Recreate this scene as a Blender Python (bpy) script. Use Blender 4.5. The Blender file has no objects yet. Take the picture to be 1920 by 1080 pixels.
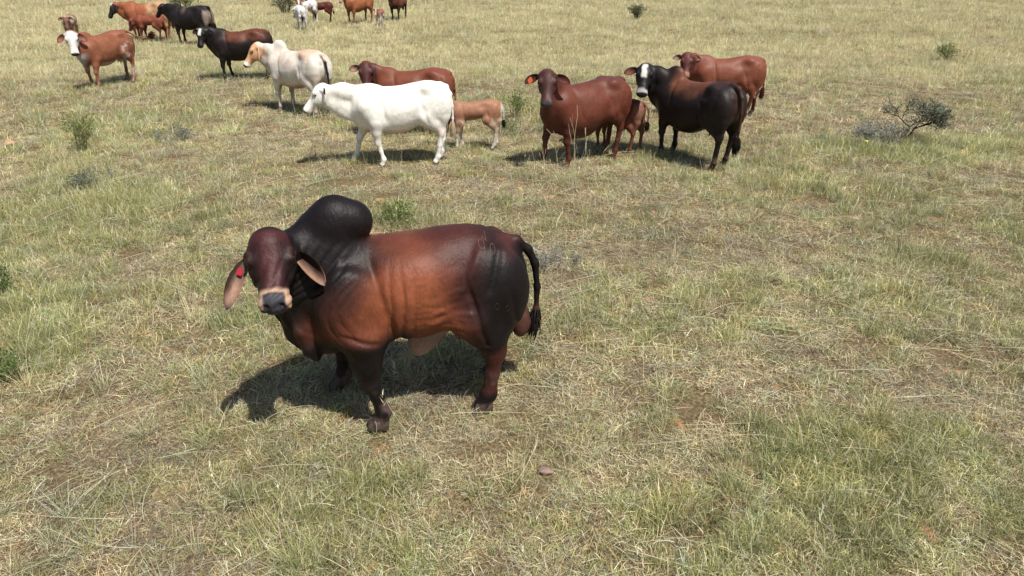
import bpy, math, random
import numpy as np
from mathutils import Vector, Matrix

rad = math.radians
rng = np.random.default_rng(11)
random.seed(11)
scene = bpy.context.scene
C = scene.collection

# ------------------------------------------------------------------ camera, sky, sun
cd = bpy.data.cameras.new('camera')
cam = bpy.data.objects.new('camera', cd)
C.objects.link(cam)
cam.location = (0, 0, 3.2)
cam.rotation_euler = (rad(90 - 26.4), 0, 0)
cd.sensor_width = 36
cd.lens = 24
cd.clip_end = 3000
scene.camera = cam

SUN_EL, SUN_AZ = rad(62), rad(138)       # azimuth clockwise from +Y: light comes from the right and slightly behind the camera
w = bpy.data.worlds.new('World')
scene.world = w
w.use_nodes = True
nt = w.node_tree
nt.nodes.clear()
sky = nt.nodes.new('ShaderNodeTexSky')
sky.sky_type = 'NISHITA'
sky.sun_disc = False
sky.sun_elevation = SUN_EL
sky.sun_rotation = SUN_AZ
sky.air_density = 1.0
sky.dust_density = 1.5
bg = nt.nodes.new('ShaderNodeBackground')
bg.inputs['Strength'].default_value = 0.075
wo = nt.nodes.new('ShaderNodeOutputWorld')
nt.links.new(sky.outputs[0], bg.inputs[0])
nt.links.new(bg.outputs[0], wo.inputs[0])

sl = bpy.data.lights.new('sun', 'SUN')
sl.energy = 5.0
sl.angle = rad(0.55)
sl.color = (1.0, 0.955, 0.88)
so = bpy.data.objects.new('sun', sl)
C.objects.link(so)
so.location = (20, -20, 40)
sd = Vector((math.sin(SUN_AZ) * math.cos(SUN_EL), math.cos(SUN_AZ) * math.cos(SUN_EL), math.sin(SUN_EL)))
so.rotation_euler = sd.to_track_quat('Z', 'Y').to_euler()

scene.view_settings.view_transform = 'Standard'
scene.view_settings.look = 'None'
scene.view_settings.exposure = 0.38
scene.view_settings.gamma = 1.0
scene.view_settings.use_curve_mapping = False
scene.render.engine = 'CYCLES'
scene.cycles.max_bounces = 5
scene.cycles.diffuse_bounces = 3
scene.cycles.transparent_max_bounces = 8
scene.cycles.use_denoising = True
scene.render.filter_size = 1.7 if hasattr(scene.render, 'filter_size') else 1.5
scene.cycles.filter_width = 1.5


def lin(r, g, b):
    """0-255 display colour -> linear"""
    f = lambda c: (c / 255 / 12.92) if c / 255 <= 0.04045 else ((c / 255 + 0.055) / 1.055) ** 2.4
    return np.array([f(r), f(g), f(b)], dtype=np.float32)


# ------------------------------------------------------------------ noise in numpy
_perm = np.random.default_rng(5).random(4096).astype(np.float32)


def _hash(ix, iy, iz):
    return _perm[(ix * 1619 + iy * 31337 + iz * 6971) & 4095]


def vnoise(P, scale=1.0, seed=0):
    """value noise, 0..1, P is (N,3)"""
    q = P * scale + seed * 17.31
    i = np.floor(q).astype(np.int64)
    f = (q - i).astype(np.float32)
    f = f * f * (3 - 2 * f)
    x, y, z = i[:, 0], i[:, 1], i[:, 2]
    r = 0
    for dx in (0, 1):
        wx = f[:, 0] if dx else 1 - f[:, 0]
        for dy in (0, 1):
            wy = f[:, 1] if dy else 1 - f[:, 1]
            for dz in (0, 1):
                wz = f[:, 2] if dz else 1 - f[:, 2]
                r = r + wx * wy * wz * _hash(x + dx, y + dy, z + dz)
    return r


def fbm(P, scale=1.0, octaves=3, seed=0):
    r, a, t = 0, 1.0, 0
    for o in range(octaves):
        r = r + a * vnoise(P, scale * 2 ** o, seed + o)
        t += a
        a *= .5
    return r / t


def sstep(a, b, x):
    t = np.clip((x - a) / (b - a), 0, 1)
    return t * t * (3 - 2 * t)


def terrain(x, y):
    """height of the soil"""
    x = np.asarray(x, dtype=np.float64)
    y = np.asarray(y, dtype=np.float64)
    P = np.stack([x.ravel(), y.ravel(), 0 * x.ravel()], 1)
    h = (vnoise(P, .35, 3) - .5) * .10 + (vnoise(P, 1.3, 4) - .5) * .035
    return h.reshape(x.shape)


# ------------------------------------------------------------------ tagging
def tag(o, label=None, cat=None, group=None, kind=None):
    if label: o['label'] = label
    if cat: o['category'] = cat
    if group: o['group'] = group
    if kind: o['kind'] = kind
    return o


def link_mesh(name, verts, faces, mat=None, parent=None, smooth=True, colors=None, mat_idx=None):
    me = bpy.data.meshes.new(name)
    verts = np.asarray(verts, dtype=np.float32)
    if isinstance(faces, np.ndarray):
        nf, k = faces.shape
        me.vertices.add(len(verts))
        me.vertices.foreach_set('co', verts.ravel())
        me.loops.add(nf * k)
        me.loops.foreach_set('vertex_index', faces.astype(np.int32).ravel())
        me.polygons.add(nf)
        me.polygons.foreach_set('loop_start', np.arange(0, nf * k, k, dtype=np.int32))
        me.polygons.foreach_set('loop_total', np.full(nf, k, dtype=np.int32))
        me.update(calc_edges=True)
        me.validate()
    else:
        me.from_pydata(verts.tolist(), [], faces)
        me.update()
    if smooth:
        me.polygons.foreach_set('use_smooth', np.ones(len(me.polygons), dtype=bool))
    if colors is not None:
        at = me.color_attributes.new('coat', 'FLOAT_COLOR', 'POINT')
        cc = np.ones((len(verts), 4), dtype=np.float32)
        cc[:, :3] = colors
        at.data.foreach_set('color', cc.ravel())
    if mat is not None:
        for m_ in (mat if isinstance(mat, (list, tuple)) else [mat]):
            me.materials.append(m_)
    if mat_idx is not None:
        me.polygons.foreach_set('material_index', np.asarray(mat_idx, dtype=np.int32))
    o = bpy.data.objects.new(name, me)
    C.objects.link(o)
    if parent is not None:
        o.parent = parent
    return o


# ------------------------------------------------------------------ materials
def new_mat(name):
    m = bpy.data.materials.new(name)
    m.use_nodes = True
    t = m.node_tree
    b = t.nodes['Principled BSDF']
    return m, t, b


def hide_material(name='hide', rough=.50, spec=.20, bump=.35):
    m, t, b = new_mat(name)
    N, L = t.nodes, t.links
    at = N.new('ShaderNodeAttribute'); at.attribute_name = 'coat'
    tc = N.new('ShaderNodeTexCoord')
    n1 = N.new('ShaderNodeTexNoise'); n1.inputs['Scale'].default_value = 55; n1.inputs['Detail'].default_value = 6
    n2 = N.new('ShaderNodeTexNoise'); n2.inputs['Scale'].default_value = 7; n2.inputs['Detail'].default_value = 5
    mp = N.new('ShaderNodeMapping'); mp.inputs['Scale'].default_value = (1.0, 1.0, .35)
    L.new(tc.outputs['Object'], mp.inputs[0])
    L.new(mp.outputs[0], n1.inputs['Vector'])
    L.new(tc.outputs['Object'], n2.inputs['Vector'])
    mr1 = N.new('ShaderNodeMapRange'); mr1.inputs[1].default_value = .3; mr1.inputs[2].default_value = .7
    mr1.inputs[3].default_value = .86; mr1.inputs[4].default_value = 1.14
    L.new(n1.outputs[0], mr1.inputs[0])
    mr2 = N.new('ShaderNodeMapRange'); mr2.inputs[1].default_value = .3; mr2.inputs[2].default_value = .7
    mr2.inputs[3].default_value = .92; mr2.inputs[4].default_value = 1.08
    L.new(n2.outputs[0], mr2.inputs[0])
    mu = N.new('ShaderNodeMath'); mu.operation = 'MULTIPLY'
    L.new(mr1.outputs[0], mu.inputs[0]); L.new(mr2.outputs[0], mu.inputs[1])
    vm = N.new('ShaderNodeVectorMath'); vm.operation = 'SCALE'
    L.new(at.outputs['Color'], vm.inputs[0]); L.new(mu.outputs[0], vm.inputs['Scale'])
    L.new(vm.outputs[0], b.inputs['Base Color'])
    rr = N.new('ShaderNodeMapRange'); rr.inputs[3].default_value = rough - .07; rr.inputs[4].default_value = rough + .1
    L.new(n2.outputs[0], rr.inputs[0]); L.new(rr.outputs[0], b.inputs['Roughness'])
    b.inputs['Specular IOR Level'].default_value = spec
    b.inputs['Sheen Weight'].default_value = .0
    b.inputs['Sheen Roughness'].default_value = .4
    ad = N.new('ShaderNodeMath'); ad.operation = 'ADD'
    s2 = N.new('ShaderNodeMath'); s2.operation = 'MULTIPLY'; s2.inputs[1].default_value = 2.5
    L.new(n2.outputs[0], s2.inputs[0]); L.new(s2.outputs[0], ad.inputs[0]); L.new(n1.outputs[0], ad.inputs[1])
    bp = N.new('ShaderNodeBump'); bp.inputs['Strength'].default_value = bump; bp.inputs['Distance'].default_value = .008
    L.new(ad.outputs[0], bp.inputs['Height']); L.new(bp.outputs[0], b.inputs['Normal'])
    return m


def simple_mat(name, col, rough=.6, spec=.3, noise=.2, scale=20, bump=0):
    m, t, b = new_mat(name)
    N, L = t.nodes, t.links
    tc = N.new('ShaderNodeTexCoord')
    n1 = N.new('ShaderNodeTexNoise'); n1.inputs['Scale'].default_value = scale; n1.inputs['Detail'].default_value = 5
    L.new(tc.outputs['Object'], n1.inputs['Vector'])
    mr = N.new('ShaderNodeMapRange'); mr.inputs[1].default_value = .25; mr.inputs[2].default_value = .75
    mr.inputs[3].default_value = 1 - noise; mr.inputs[4].default_value = 1 + noise
    L.new(n1.outputs[0], mr.inputs[0])
    vm = N.new('ShaderNodeVectorMath'); vm.operation = 'SCALE'
    vm.inputs[0].default_value = tuple(float(c) for c in col[:3])
    L.new(mr.outputs[0], vm.inputs['Scale'])
    L.new(vm.outputs[0], b.inputs['Base Color'])
    b.inputs['Roughness'].default_value = rough
    b.inputs['Specular IOR Level'].default_value = spec
    if bump:
        bp = N.new('ShaderNodeBump'); bp.inputs['Strength'].default_value = bump; bp.inputs['Distance'].default_value = .01
        L.new(n1.outputs[0], bp.inputs['Height']); L.new(bp.outputs[0], b.inputs['Normal'])
    return m


M_HIDE = hide_material()
M_MATTE = hide_material('matte_hide', .66, .15, .3)
M_EYE = simple_mat('eye', lin(18, 12, 10), .12, .6, .05)
M_HOOF = simple_mat('hoof_horn', lin(70, 60, 52), .55, .3, .3, 30, .4)
M_SWITCH = simple_mat('tail_hair', lin(26, 20, 18), .6, .25, .4, 60, .5)
M_SWITCH_PALE = simple_mat('pale_tail_hair', lin(190, 170, 140), .7, .2, .3, 60, .5)
M_SWITCH_RED = simple_mat('red_tail_hair', lin(80, 36, 24), .6, .25, .4, 60, .5)
M_TAG = simple_mat('red_plastic', lin(176, 34, 52), .35, .5, .05)
M_TAG_ORANGE = simple_mat('orange_plastic', lin(196, 98, 58), .4, .5, .05)
# ------------------------------------------------------------------ implicit bodies
class Field:
    def __init__(s, lo, hi, vox):
        s.lo = np.array(lo, dtype=np.float32); s.v = vox
        s.n = np.ceil((np.array(hi) - lo) / vox).astype(int) + 1
        s.F = np.full(s.n, .35, dtype=np.float32)
        s.ax = [s.lo[i] + vox * np.arange(s.n[i], dtype=np.float32) for i in range(3)]

    def box(s, lo, hi):
        a = np.clip(np.floor((np.array(lo) - s.lo) / s.v).astype(int), 0, s.n)
        b = np.clip(np.ceil((np.array(hi) - s.lo) / s.v).astype(int) + 1, 0, s.n)
        sl = tuple(slice(a[i], b[i]) for i in range(3))
        if any(b[i] <= a[i] for i in range(3)): return None, None, None, None
        X = s.ax[0][sl[0]][:, None, None]; Y = s.ax[1][sl[1]][None, :, None]; Z = s.ax[2][sl[2]][None, None, :]
        return sl, X, Y, Z

    def put(s, sl, d, k, sub=False):
        A = s.F[sl]
        if sub:
            d = -d
            h = np.maximum(k - np.abs(A - d), 0) / k
            s.F[sl] = np.maximum(A, d) + h * h * k / 4
        else:
            h = np.maximum(k - np.abs(A - d), 0) / k
            s.F[sl] = np.minimum(A, d) - h * h * k / 4

    def cone(s, a, b, ra, rb, k=.05, sq=1.0):
        """tapered capsule; sq squashes it sideways (y)"""
        a = np.array(a, dtype=np.float32); b = np.array(b, dtype=np.float32)
        R = max(ra, rb) + k + .02
        sl, X, Y, Z = s.box(np.minimum(a, b) - R, np.maximum(a, b) + R)
        if sl is None: return
        A = a.copy(); B = b.copy(); 
        if sq != 1: A[1] /= sq; B[1] /= sq; Y = Y / sq
        d = B - A; L2 = float(d @ d) + 1e-9
        t = np.clip(((X - A[0]) * d[0] + (Y - A[1]) * d[1] + (Z - A[2]) * d[2]) / L2, 0, 1)
        q = np.sqrt((X - A[0] - t * d[0]) ** 2 + (Y - A[1] - t * d[1]) ** 2 + (Z - A[2] - t * d[2]) ** 2)
        s.put(sl, (q - (ra + (rb - ra) * t)) * min(1, (1 + sq) / 2), k)

    def chain(s, pts, k=.05, sq=1.0):
        for p, q in zip(pts[:-1], pts[1:]):
            s.cone(p[:3], q[:3], p[3], q[3], k, sq)

    def ell(s, c, r, k=.05, frame=None, sub=False):
        c = np.array(c, dtype=np.float32); R = max(r) + k + .02
        sl, X, Y, Z = s.box(c - R, c + R)
        if sl is None: return
        x, y, z = X - c[0], Y - c[1], Z - c[2]
        if frame is not None:
            a, l, u = frame
            x, y, z = (x * a[0] + y * a[1] + z * a[2], x * l[0] + y * l[1] + z * l[2], x * u[0] + y * u[1] + z * u[2])
        k0 = np.sqrt((x / r[0]) ** 2 + (y / r[1]) ** 2 + (z / r[2]) ** 2)
        k1 = np.sqrt((x / r[0] ** 2) ** 2 + (y / r[1] ** 2) ** 2 + (z / r[2] ** 2) ** 2) + 1e-6
        s.put(sl, k0 * (k0 - 1) / k1, k, sub)

    def loft(s, O, frame, st, p=2.3, k=.06, taper=0.0, toptaper=0.0):
        O = np.array(O, dtype=np.float32)
        a, l, u = [np.array(v, dtype=np.float32) for v in frame]
        st = np.array(st, dtype=np.float32)
        # smooth resampling
        T = st[:, 0]; tt = np.linspace(T[0], T[-1], 90)
        def herm(V):
            m = np.gradient(V, T)
            i = np.clip(np.searchsorted(T, tt) - 1, 0, len(T) - 2)
            h = T[i + 1] - T[i]; x = (tt - T[i]) / h
            return ((1 + 2 * x) * (1 - x) ** 2 * V[i] + x * (1 - x) ** 2 * h * m[i] + x * x * (3 - 2 * x) * V[i + 1] + x * x * (x - 1) * h * m[i + 1])
        top, bot, hw = herm(st[:, 1]), herm(st[:, 2]), np.maximum(herm(st[:, 3]), .01)
        cs = []
        for t_ in (T[0], T[-1]):
            for w_ in (-hw.max(), hw.max()):
                for h_ in (bot.min(), top.max()):
                    cs.append(O + a * t_ + l * w_ + u * h_)
        cs = np.array(cs)
        sl, X, Y, Z = s.box(cs.min(0) - k - .03, cs.max(0) + k + .03)
        if sl is None: return
        x, y, z = X - O[0], Y - O[1], Z - O[2]
        t = x * a[0] + y * a[1] + z * a[2]
        w_ = x * l[0] + y * l[1] + z * l[2]
        h_ = x * u[0] + y * u[1] + z * u[2]
        tc = np.clip(t, T[0], T[-1])
        ex = np.abs(t - tc)
        to = np.interp(tc, tt, top).astype(np.float32); bo = np.interp(tc, tt, bot).astype(np.float32)
        ww = np.interp(tc, tt, hw).astype(np.float32)
        cz = (to + bo) / 2; hh = np.maximum((to - bo) / 2, .01)
        h2 = h_ - cz
        f = np.clip(h2 / hh, -1.2, 1.2)
        wd = ww * (1 - taper * np.clip(-f, 0, 1.2) - toptaper * np.clip(f, 0, 1.2))
        r = (np.abs(w_ / wd) ** p + np.abs(h2 / hh) ** p) ** (1 / p) + 1e-4
        q = np.sqrt(w_ ** 2 + h2 ** 2)
        d = q - q / r
        d = np.where(q < .01, -np.minimum(wd, hh), d)
        d = np.where(ex > 0, np.sqrt(np.maximum(d, 0) ** 2 + ex ** 2) + np.minimum(d, 0) * 0, d)
        s.put(sl, d.astype(np.float32), k)

    def mesh(s, smooth=2):
        F = s.F; n = F.shape
        S = F < 0
        # cells with a sign change
        c = np.zeros((n[0] - 1, n[1] - 1, n[2] - 1), dtype=np.int8)
        for dx in (0, 1):
            for dy in (0, 1):
                for dz in (0, 1):
                    c += S[dx:n[0] - 1 + dx, dy:n[1] - 1 + dy, dz:n[2] - 1 + dz]
        act = (c > 0) & (c < 8)
        idx = np.full(act.shape, -1, dtype=np.int64)
        ci = np.argwhere(act)
        idx[act] = np.arange(len(ci))
        acc = np.zeros((len(ci), 3)); cnt = np.zeros(len(ci))
        for axis in range(3):
            o1, o2 = [i for i in range(3) if i != axis]
            for p in (0, 1):
                for q in (0, 1):
                    off = [0, 0, 0]; off[o1] = p; off[o2] = q
                    i0 = ci + off
                    off1 = list(off); off1[axis] = 1
                    i1 = ci + off1
                    f0 = F[i0[:, 0], i0[:, 1], i0[:, 2]]; f1 = F[i1[:, 0], i1[:, 1], i1[:, 2]]
                    m = (f0 < 0) != (f1 < 0)
                    t = f0[m] / (f0[m] - f1[m])
                    pt = np.array(off, dtype=float)[None, :].repeat(m.sum(), 0)
                    pt[:, axis] = t
                    acc[m] += pt; cnt[m] += 1
        V = (ci + acc / cnt[:, None]) * s.v + s.lo
        Q = []
        for axis in range(3):
            o1, o2 = [(1, 2), (2, 0), (0, 1)][axis]
            a = [slice(None)] * 3; b = [slice(None)] * 3
            a[axis] = slice(0, n[axis] - 1); b[axis] = slice(1, n[axis])
            s0 = S[tuple(a)]; s1 = S[tuple(b)]
            e = np.argwhere(s0 != s1)
            ok = (e[:, o1] > 0) & (e[:, o2] > 0) & (e[:, o1] < n[o1] - 1) & (e[:, o2] < n[o2] - 1)
            e = e[ok]
            flip = s0[e[:, 0], e[:, 1], e[:, 2]]
            def g(d1, d2):
                k = e.copy(); k[:, o1] -= d1; k[:, o2] -= d2
                return idx[k[:, 0], k[:, 1], k[:, 2]]
            q = np.stack([g(1, 1), g(0, 1), g(0, 0), g(1, 0)], 1)
            q[~flip] = q[~flip][:, ::-1]
            Q.append(q)
        Q = np.concatenate(Q)
        Q = Q[(Q >= 0).all(1)]
        # Laplacian smoothing
        E = np.concatenate([Q[:, [0, 1]], Q[:, [1, 2]], Q[:, [2, 3]], Q[:, [3, 0]]])
        E = np.concatenate([E, E[:, ::-1]])
        deg = np.bincount(E[:, 0], minlength=len(V)).astype(float); deg[deg == 0] = 1
        for _ in range(smooth):
            nv = np.stack([np.bincount(E[:, 0], weights=V[E[:, 1], j], minlength=len(V)) for j in range(3)], 1) / deg[:, None]
            V = V * .4 + nv * .6
        return V, Q


def normals(V, Q):
    a = V[Q[:, 2]] - V[Q[:, 0]]; b = V[Q[:, 3]] - V[Q[:, 1]]
    n = np.cross(a, b)
    N = np.stack([sum(np.bincount(Q[:, c], weights=n[:, j], minlength=len(V)) for c in range(4)) for j in range(3)], 1)
    return N / (np.linalg.norm(N, axis=1, keepdims=True) + 1e-12)


def head_frame(yaw, pitch, roll=0):
    y, p, r = rad(yaw), rad(pitch), rad(roll)
    a = np.array([math.cos(p) * math.cos(y), math.cos(p) * math.sin(y), -math.sin(p)])
    l = np.array([-math.sin(y), math.cos(y), 0.])
    u = np.cross(a, l)
    l2 = l * math.cos(r) + u * math.sin(r)
    u2 = np.cross(a, l2)
    return a, l2, u2


HEAD = [(-.07, -.01, -.10, .05), (-.03, .03, -.15, .088), (.02, .05, -.19, .104), (.08, .062, -.225, .112), (.14, .058, -.235, .116), (.19, .05, -.23, .112),
        (.25, .034, -.20, .092), (.32, .018, -.168, .076), (.39, .010, -.145, .072), (.45, .008, -.138, .078), (.49, .002, -.134, .080), (.525, -.012, -.124, .070), (.548, -.036, -.10, .042)]


def body_relief(V, N):
    """muscle, rib and hip relief shared by the cows and calves"""
    x, y, z = V.T
    side = sstep(.08, .16, np.abs(y))
    d = .014 * (fbm(V, 3.4, 2, 12) - .5) + .004 * (fbm(V, 11, 2, 14) - .5)
    d = d - .030 * np.exp(-(((x + .22) / .11) ** 2 + ((z - 1.17) / .09) ** 2)) * side              # hollow of the flank
    d = d - .012 * np.exp(-((x - .30 - .20 * (z - 1.0)) / .035) ** 2) * sstep(.70, .85, z) * sstep(1.32, 1.2, z) * side      # behind the shoulder blade
    d = d - .014 * np.exp(-((x + .36 - .30 * (z - .9)) / .035) ** 2) * sstep(1.12, .95, z) * sstep(.66, .74, z) * side       # fold in front of the thigh
    d = d - .012 * np.exp(-((x + .60 + .25 * (z - 1.1)) / .035) ** 2) * sstep(.90, 1.0, z) * sstep(1.24, 1.15, z) * side
    d = d + .0035 * (vnoise(V, 3, 8) - .2) * np.sin(x * 58 + 3 * z) * sstep(-.20, -.08, x) * sstep(.30, .2, x) * sstep(.75, .85, z) * sstep(1.25, 1.1, z) * side     # ribs
    d = d + .006 * (np.abs(np.sin((x + .2 * z + .05 * vnoise(V, 5, 2)) * 30)) - .6) * sstep(.60, .72, x) * sstep(1.4, 1.2, z) * sstep(.75, .9, z)
    return d


def make_animal(P, name, label, cat, loc, heading, group):
    """P: proportions and pose, x forward / y left / z up, metres for a cow 1.35 m at the withers"""
    S = P.get('S', 1.0); vox = P.get('vox', .015) / S
    lt = P.get('leg', 1.0)             # leg thickness
    fr = head_frame(P['yaw'], P['pitch'], P.get('roll', 0))
    hs = P.get('hs', 1.0)              # head size
    O = np.array(P['poll'], dtype=float)
    a, l, u = fr
    ts, hw = P.get('tscale', 1.0), P.get('hwide', 1.0)
    hp = lambda t, s, h: O + hs * (a * t * ts + l * s * hw + u * h)
    muz = hp(.55, 0, 0)
    lo = np.array([-1.05, -.5, -.02]); hi = np.array([1.0, .5, P.get('ztop', 1.6)])
    hc = np.array([O, muz, hp(.2, .15, 0), hp(.2, -.15, 0), hp(.2, 0, -.27), hp(.5, 0, -.2)])
    lo = np.minimum(lo, hc.min(0) - .1); hi = np.maximum(hi, hc.max(0) + .1)
    for tp in P['tail']:
        lo = np.minimum(lo, np.array(tp[:3]) - .08); hi = np.maximum(hi, np.array(tp[:3]) + .08)
    Fd = Field(lo, hi, vox)
    I3 = (np.array([1., 0, 0]), np.array([0, 1., 0]), np.array([0, 0, 1.]))
    Fd.loft((0, 0, 0), I3, P['trunk'], p=P.get('p', 2.25), k=.04, toptaper=P.get('ttaper', .10), taper=P.get('btaper', .06))
    # neck
    nb = np.array(P.get('neck_from', (.56, 0, 1.08)))
    nc = P.get('neck', 1.0)
    e1 = hp(.02, 0, -.10)                               # behind the poll
    e2 = hp(.13, 0, -.17)                               # throat
    mid = nb * .45 + e1 * .55 + np.array(P.get('neck_bow', (0, 0, .02)))
    Fd.chain([(*(nb + [-.05, 0, .04]), .235 * nc), (*(mid + [0, 0, .02]), .155 * nc), (*e1, .088 * hs)], k=.10, sq=P.get('neck_sq', .72))
    low = nb + np.array([.06, 0, -.22])
    mid2 = low * .45 + e2 * .55 + np.array([0, 0, -.02])
    Fd.chain([(*low, .165 * nc), (*mid2, .11 * nc), (*e2, .078 * hs)], k=.10, sq=P.get('neck_sq', .72))
    # dewlap: thin curtain of skin below throat, neck and brisket
    dw = P.get('dewlap', .04)
    if dw > 0:
        pts = [hp(.22, 0, -.20), mid2 + [0, 0, -.10 - dw], low + [.05, 0, -.12 - dw], low + [.0, 0, -.22 - dw * .8]]
        for i in range(3):
            Fd.cone(pts[i], pts[i + 1], .030, .036, k=.09, sq=.8)
            Fd.cone(pts[i] * .5 + (mid2 if i < 2 else low) * .5, pts[i + 1] * .5 + (mid2 if i == 0 else low) * .5, .05, .06, k=.08, sq=.7)
    # head
    Fd.loft(O, fr, [(t * hs * ts, A * hs, B * hs, W * hs * hw) for t, A, B, W in HEAD], p=2.35, k=.05, taper=.30, toptaper=.10)
    if P.get('dome'): Fd.ell(hp(.045, 0, -.02), np.array(P['dome']) * hs, k=.05, frame=fr)
    bw = P.get('brow', 1.0)
    for sg in (-1, 1):
        Fd.ell(hp(.155, sg * .094, .012 - .02 * (1 - bw)), np.array((.055, .032, .032 * bw)) * hs, k=.04 * hs, frame=fr)      # brow
        Fd.ell(hp(.20, sg * .078, -.12), np.array((.10, .032, .075)) * hs, k=.05, frame=fr)             # cheek
        Fd.ell(hp(.50, sg * .045, -.055), np.array((.038, .032, .042)) * hs, k=.03, frame=fr)           # muzzle wing
        ea = P.get('ear_at', (.035, .112, -.055)); Fd.ell(hp(ea[0], sg * ea[1] * .95, ea[2]), np.array((.035, .035, .035)) * hs, k=.04, frame=fr)             # ear root
        Fd.ell(hp(.178, sg * .122, -.010), np.array((.026, .012, .016)) * hs, k=.012, frame=fr, sub=True)    # eye socket
        if P.get('vox', .015) <= .013:
            Fd.ell(hp(.532, sg * .036, -.030), np.array((.024, .017, .018)) * hs, k=.010, frame=fr, sub=True)
            Fd.cone(hp(.46, sg * .07, -.098), hp(.535, sg * .03, -.098), .001, .001, k=.001)
    Fd.ell(hp(.47, 0, -.125), np.array((.06, .05, .025)) * hs, k=.025, frame=fr)                         # chin
    # legs
    FX, FY, HX, HY = P.get('stance', (.50, .19, -.60, .17))
    sh, hf = P.get('shank', 1.0), []
    for i, (dx, dy) in enumerate(P['legs']):
        sg = 1 if i % 2 == 0 else -1
        if i < 2:
            f = np.array([FX + dx, sg * (FY + dy)])
            top = np.array([FX + .02, sg * (FY - .01), .98]); el = np.array([FX - .05 + dx * .25, sg * (FY + .005 + dy * .25), .74])
            kn = np.array([FX + .01 + dx * .68, sg * (FY + dy * .65), .40 * sh + .01]); fe = np.array([f[0] - .01, f[1], .13])
            Fd.cone(top, el, .15, .125, k=.14, sq=.75)
            Fd.chain([(*el, .118 * lt), (*((el + kn) / 2 + [.01, 0, 0]), .080 * lt), (*kn, .054 * lt)], k=.045)
            Fd.ell(kn + [.012, 0, 0], np.array((.052, .050, .06)) * lt, k=.03)
            Fd.chain([(*kn, .044 * lt), (*((kn + fe) / 2), .037 * lt), (*fe, .041 * lt)], k=.02)
            Fd.ell(fe + [0, 0, .01], np.array((.048, .046, .045)) * lt, k=.03)
            hoof = np.array([f[0] + .022, f[1], .05])
            Fd.cone(fe, hoof, .040 * lt, .050 * lt, k=.02)
            hf.append((f[0] + .032, f[1], 0))
        else:
            f = np.array([HX + dx, sg * (HY + dy)])
            th = P.get('thigh', 1.0)
            hip = np.array([HX + .04, sg * (HY + .00), 1.06]); st = np.array([HX + P.get('stf', .20) + dx * .3, sg * (HY + .045 + dy * .3), .80])
            hk = np.array([HX - .06 + dx * .72, sg * (HY + .01 + dy * .7), .50 * sh + .02]); fe = np.array([f[0] - .01, f[1], .13])
            gk = P.get('gask', 1.0)
            Fd.cone(hip, st, .19 * th, .14 * th * gk, k=.10, sq=.68)
            Fd.ell((HX - .02, sg * (HY - .01), .93), (.19 * th, .125 * th, .27), k=.10)
            gm = (st + hk) / 2 + [-.015, 0, .01]
            Fd.chain([(*st, .128 * lt), (*gm, .088 * lt), (*hk, .052 * lt)], k=.06, sq=.85)
            Fd.cone((HX - .10 + dx * .2, sg * (HY - .0), .78), hk + [-.035, 0, .05], .085 * lt, .024, k=.05)        # back of thigh down to the point of hock
            Fd.ell(hk + [0, 0, -.01], np.array((.058, .044, .07)) * lt, k=.03)
            Fd.ell(hk + [-.045, 0, .045], (.026, .024, .032), k=.03)
            Fd.chain([(*hk, .050 * lt), (*((hk + fe) / 2 + [.0, 0, 0]), .041 * lt), (*fe, .042 * lt)], k=.02)
            Fd.ell(fe + [0, 0, .01], np.array((.050, .046, .045)) * lt, k=.03)
            Fd.cone(fe, (f[0] + .035, f[1], .05), .040 * lt, .050 * lt, k=.02)
            hf.append((f[0] + .032, f[1], 0))
            if P.get('hooks', .02) > 0:
                Fd.ell((HX + .17, sg * .185, P.get('hookz', 1.245)), (.085, .06, .055), k=.10)
                Fd.ell((-.755, sg * .085, 1.13), (.04, .035, .04), k=.05)
    if P.get('hump'):
        for (c, r, k) in P['hump']: Fd.ell(c, r, k)
    if P.get('udder'):
        Fd.ell((-.42, 0, .63), (.15 * P['udder'], .11 * P['udder'], .10 * P['udder']), k=.06)
        for sx in (-1, 1):
            for sy in (-1, 1): Fd.cone((-.42 + .05 * sx, .045 * sy, .56), (-.42 + .06 * sx, .05 * sy, .50), .016, .012, k=.02)
    for fn in P.get('extra', []): fn(Fd)
    # tail
    Fd.chain(P['tail'], k=.03)
    V, Q = Fd.mesh(P.get('smooth', 2))
    N = normals(V, Q)
    if P.get('disp', body_relief):
        V = V + N * P.get('disp', body_relief)(V, N)[:, None]
        N = normals(V, Q)
    hd = (V - O) / hs
    hloc = np.stack([hd @ a / ts, hd @ l / hw, hd @ u], 1)
    inhead = ((hloc[:, 0] > -.05) & (hloc[:, 0] < .6) & (np.abs(hloc[:, 1]) < .17) & (hloc[:, 2] > -.25) & (hloc[:, 2] < .12)).astype(np.float32)
    col = P['coat'](V, N, hloc, inhead)
    root = bpy.data.objects.new(name, None)
    C.objects.link(root)
    root.empty_display_size = .3
    z0 = float(terrain(loc[0], loc[1])) if len(loc) == 2 else loc[2]
    root.location = (loc[0], loc[1], z0)
    root.rotation_euler = (0, 0, heading)
    tag(root, label, cat, group)
    mat = P.get('mat', M_HIDE)
    body = link_mesh('body', V * S, Q, mat, root, colors=col)
    # eyes
    for sg in (-1, 1):
        if P.get('vox', .015) < .022:
            o = sphere('eye', hp(.178, sg * .110, -.010) * S, .021 * hs * S, M_EYE, root)
    # ears
    for sg, e in zip((1, -1), P['ears']):
        ea = P.get('ear_at', (.035, .112, -.055)); ear(root, hp(ea[0], sg * ea[1], ea[2]), hs, S, fr, sg, e, P)
    if P.get('vox', .015) < .03:
        for i, h in enumerate(hf): hoof_mesh(root, h, lt, S, P.get('hoof_mat', M_HOOF))
    if P.get('switch'): switch(root, P['tail'], S, *P['switch'])
    return root


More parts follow.
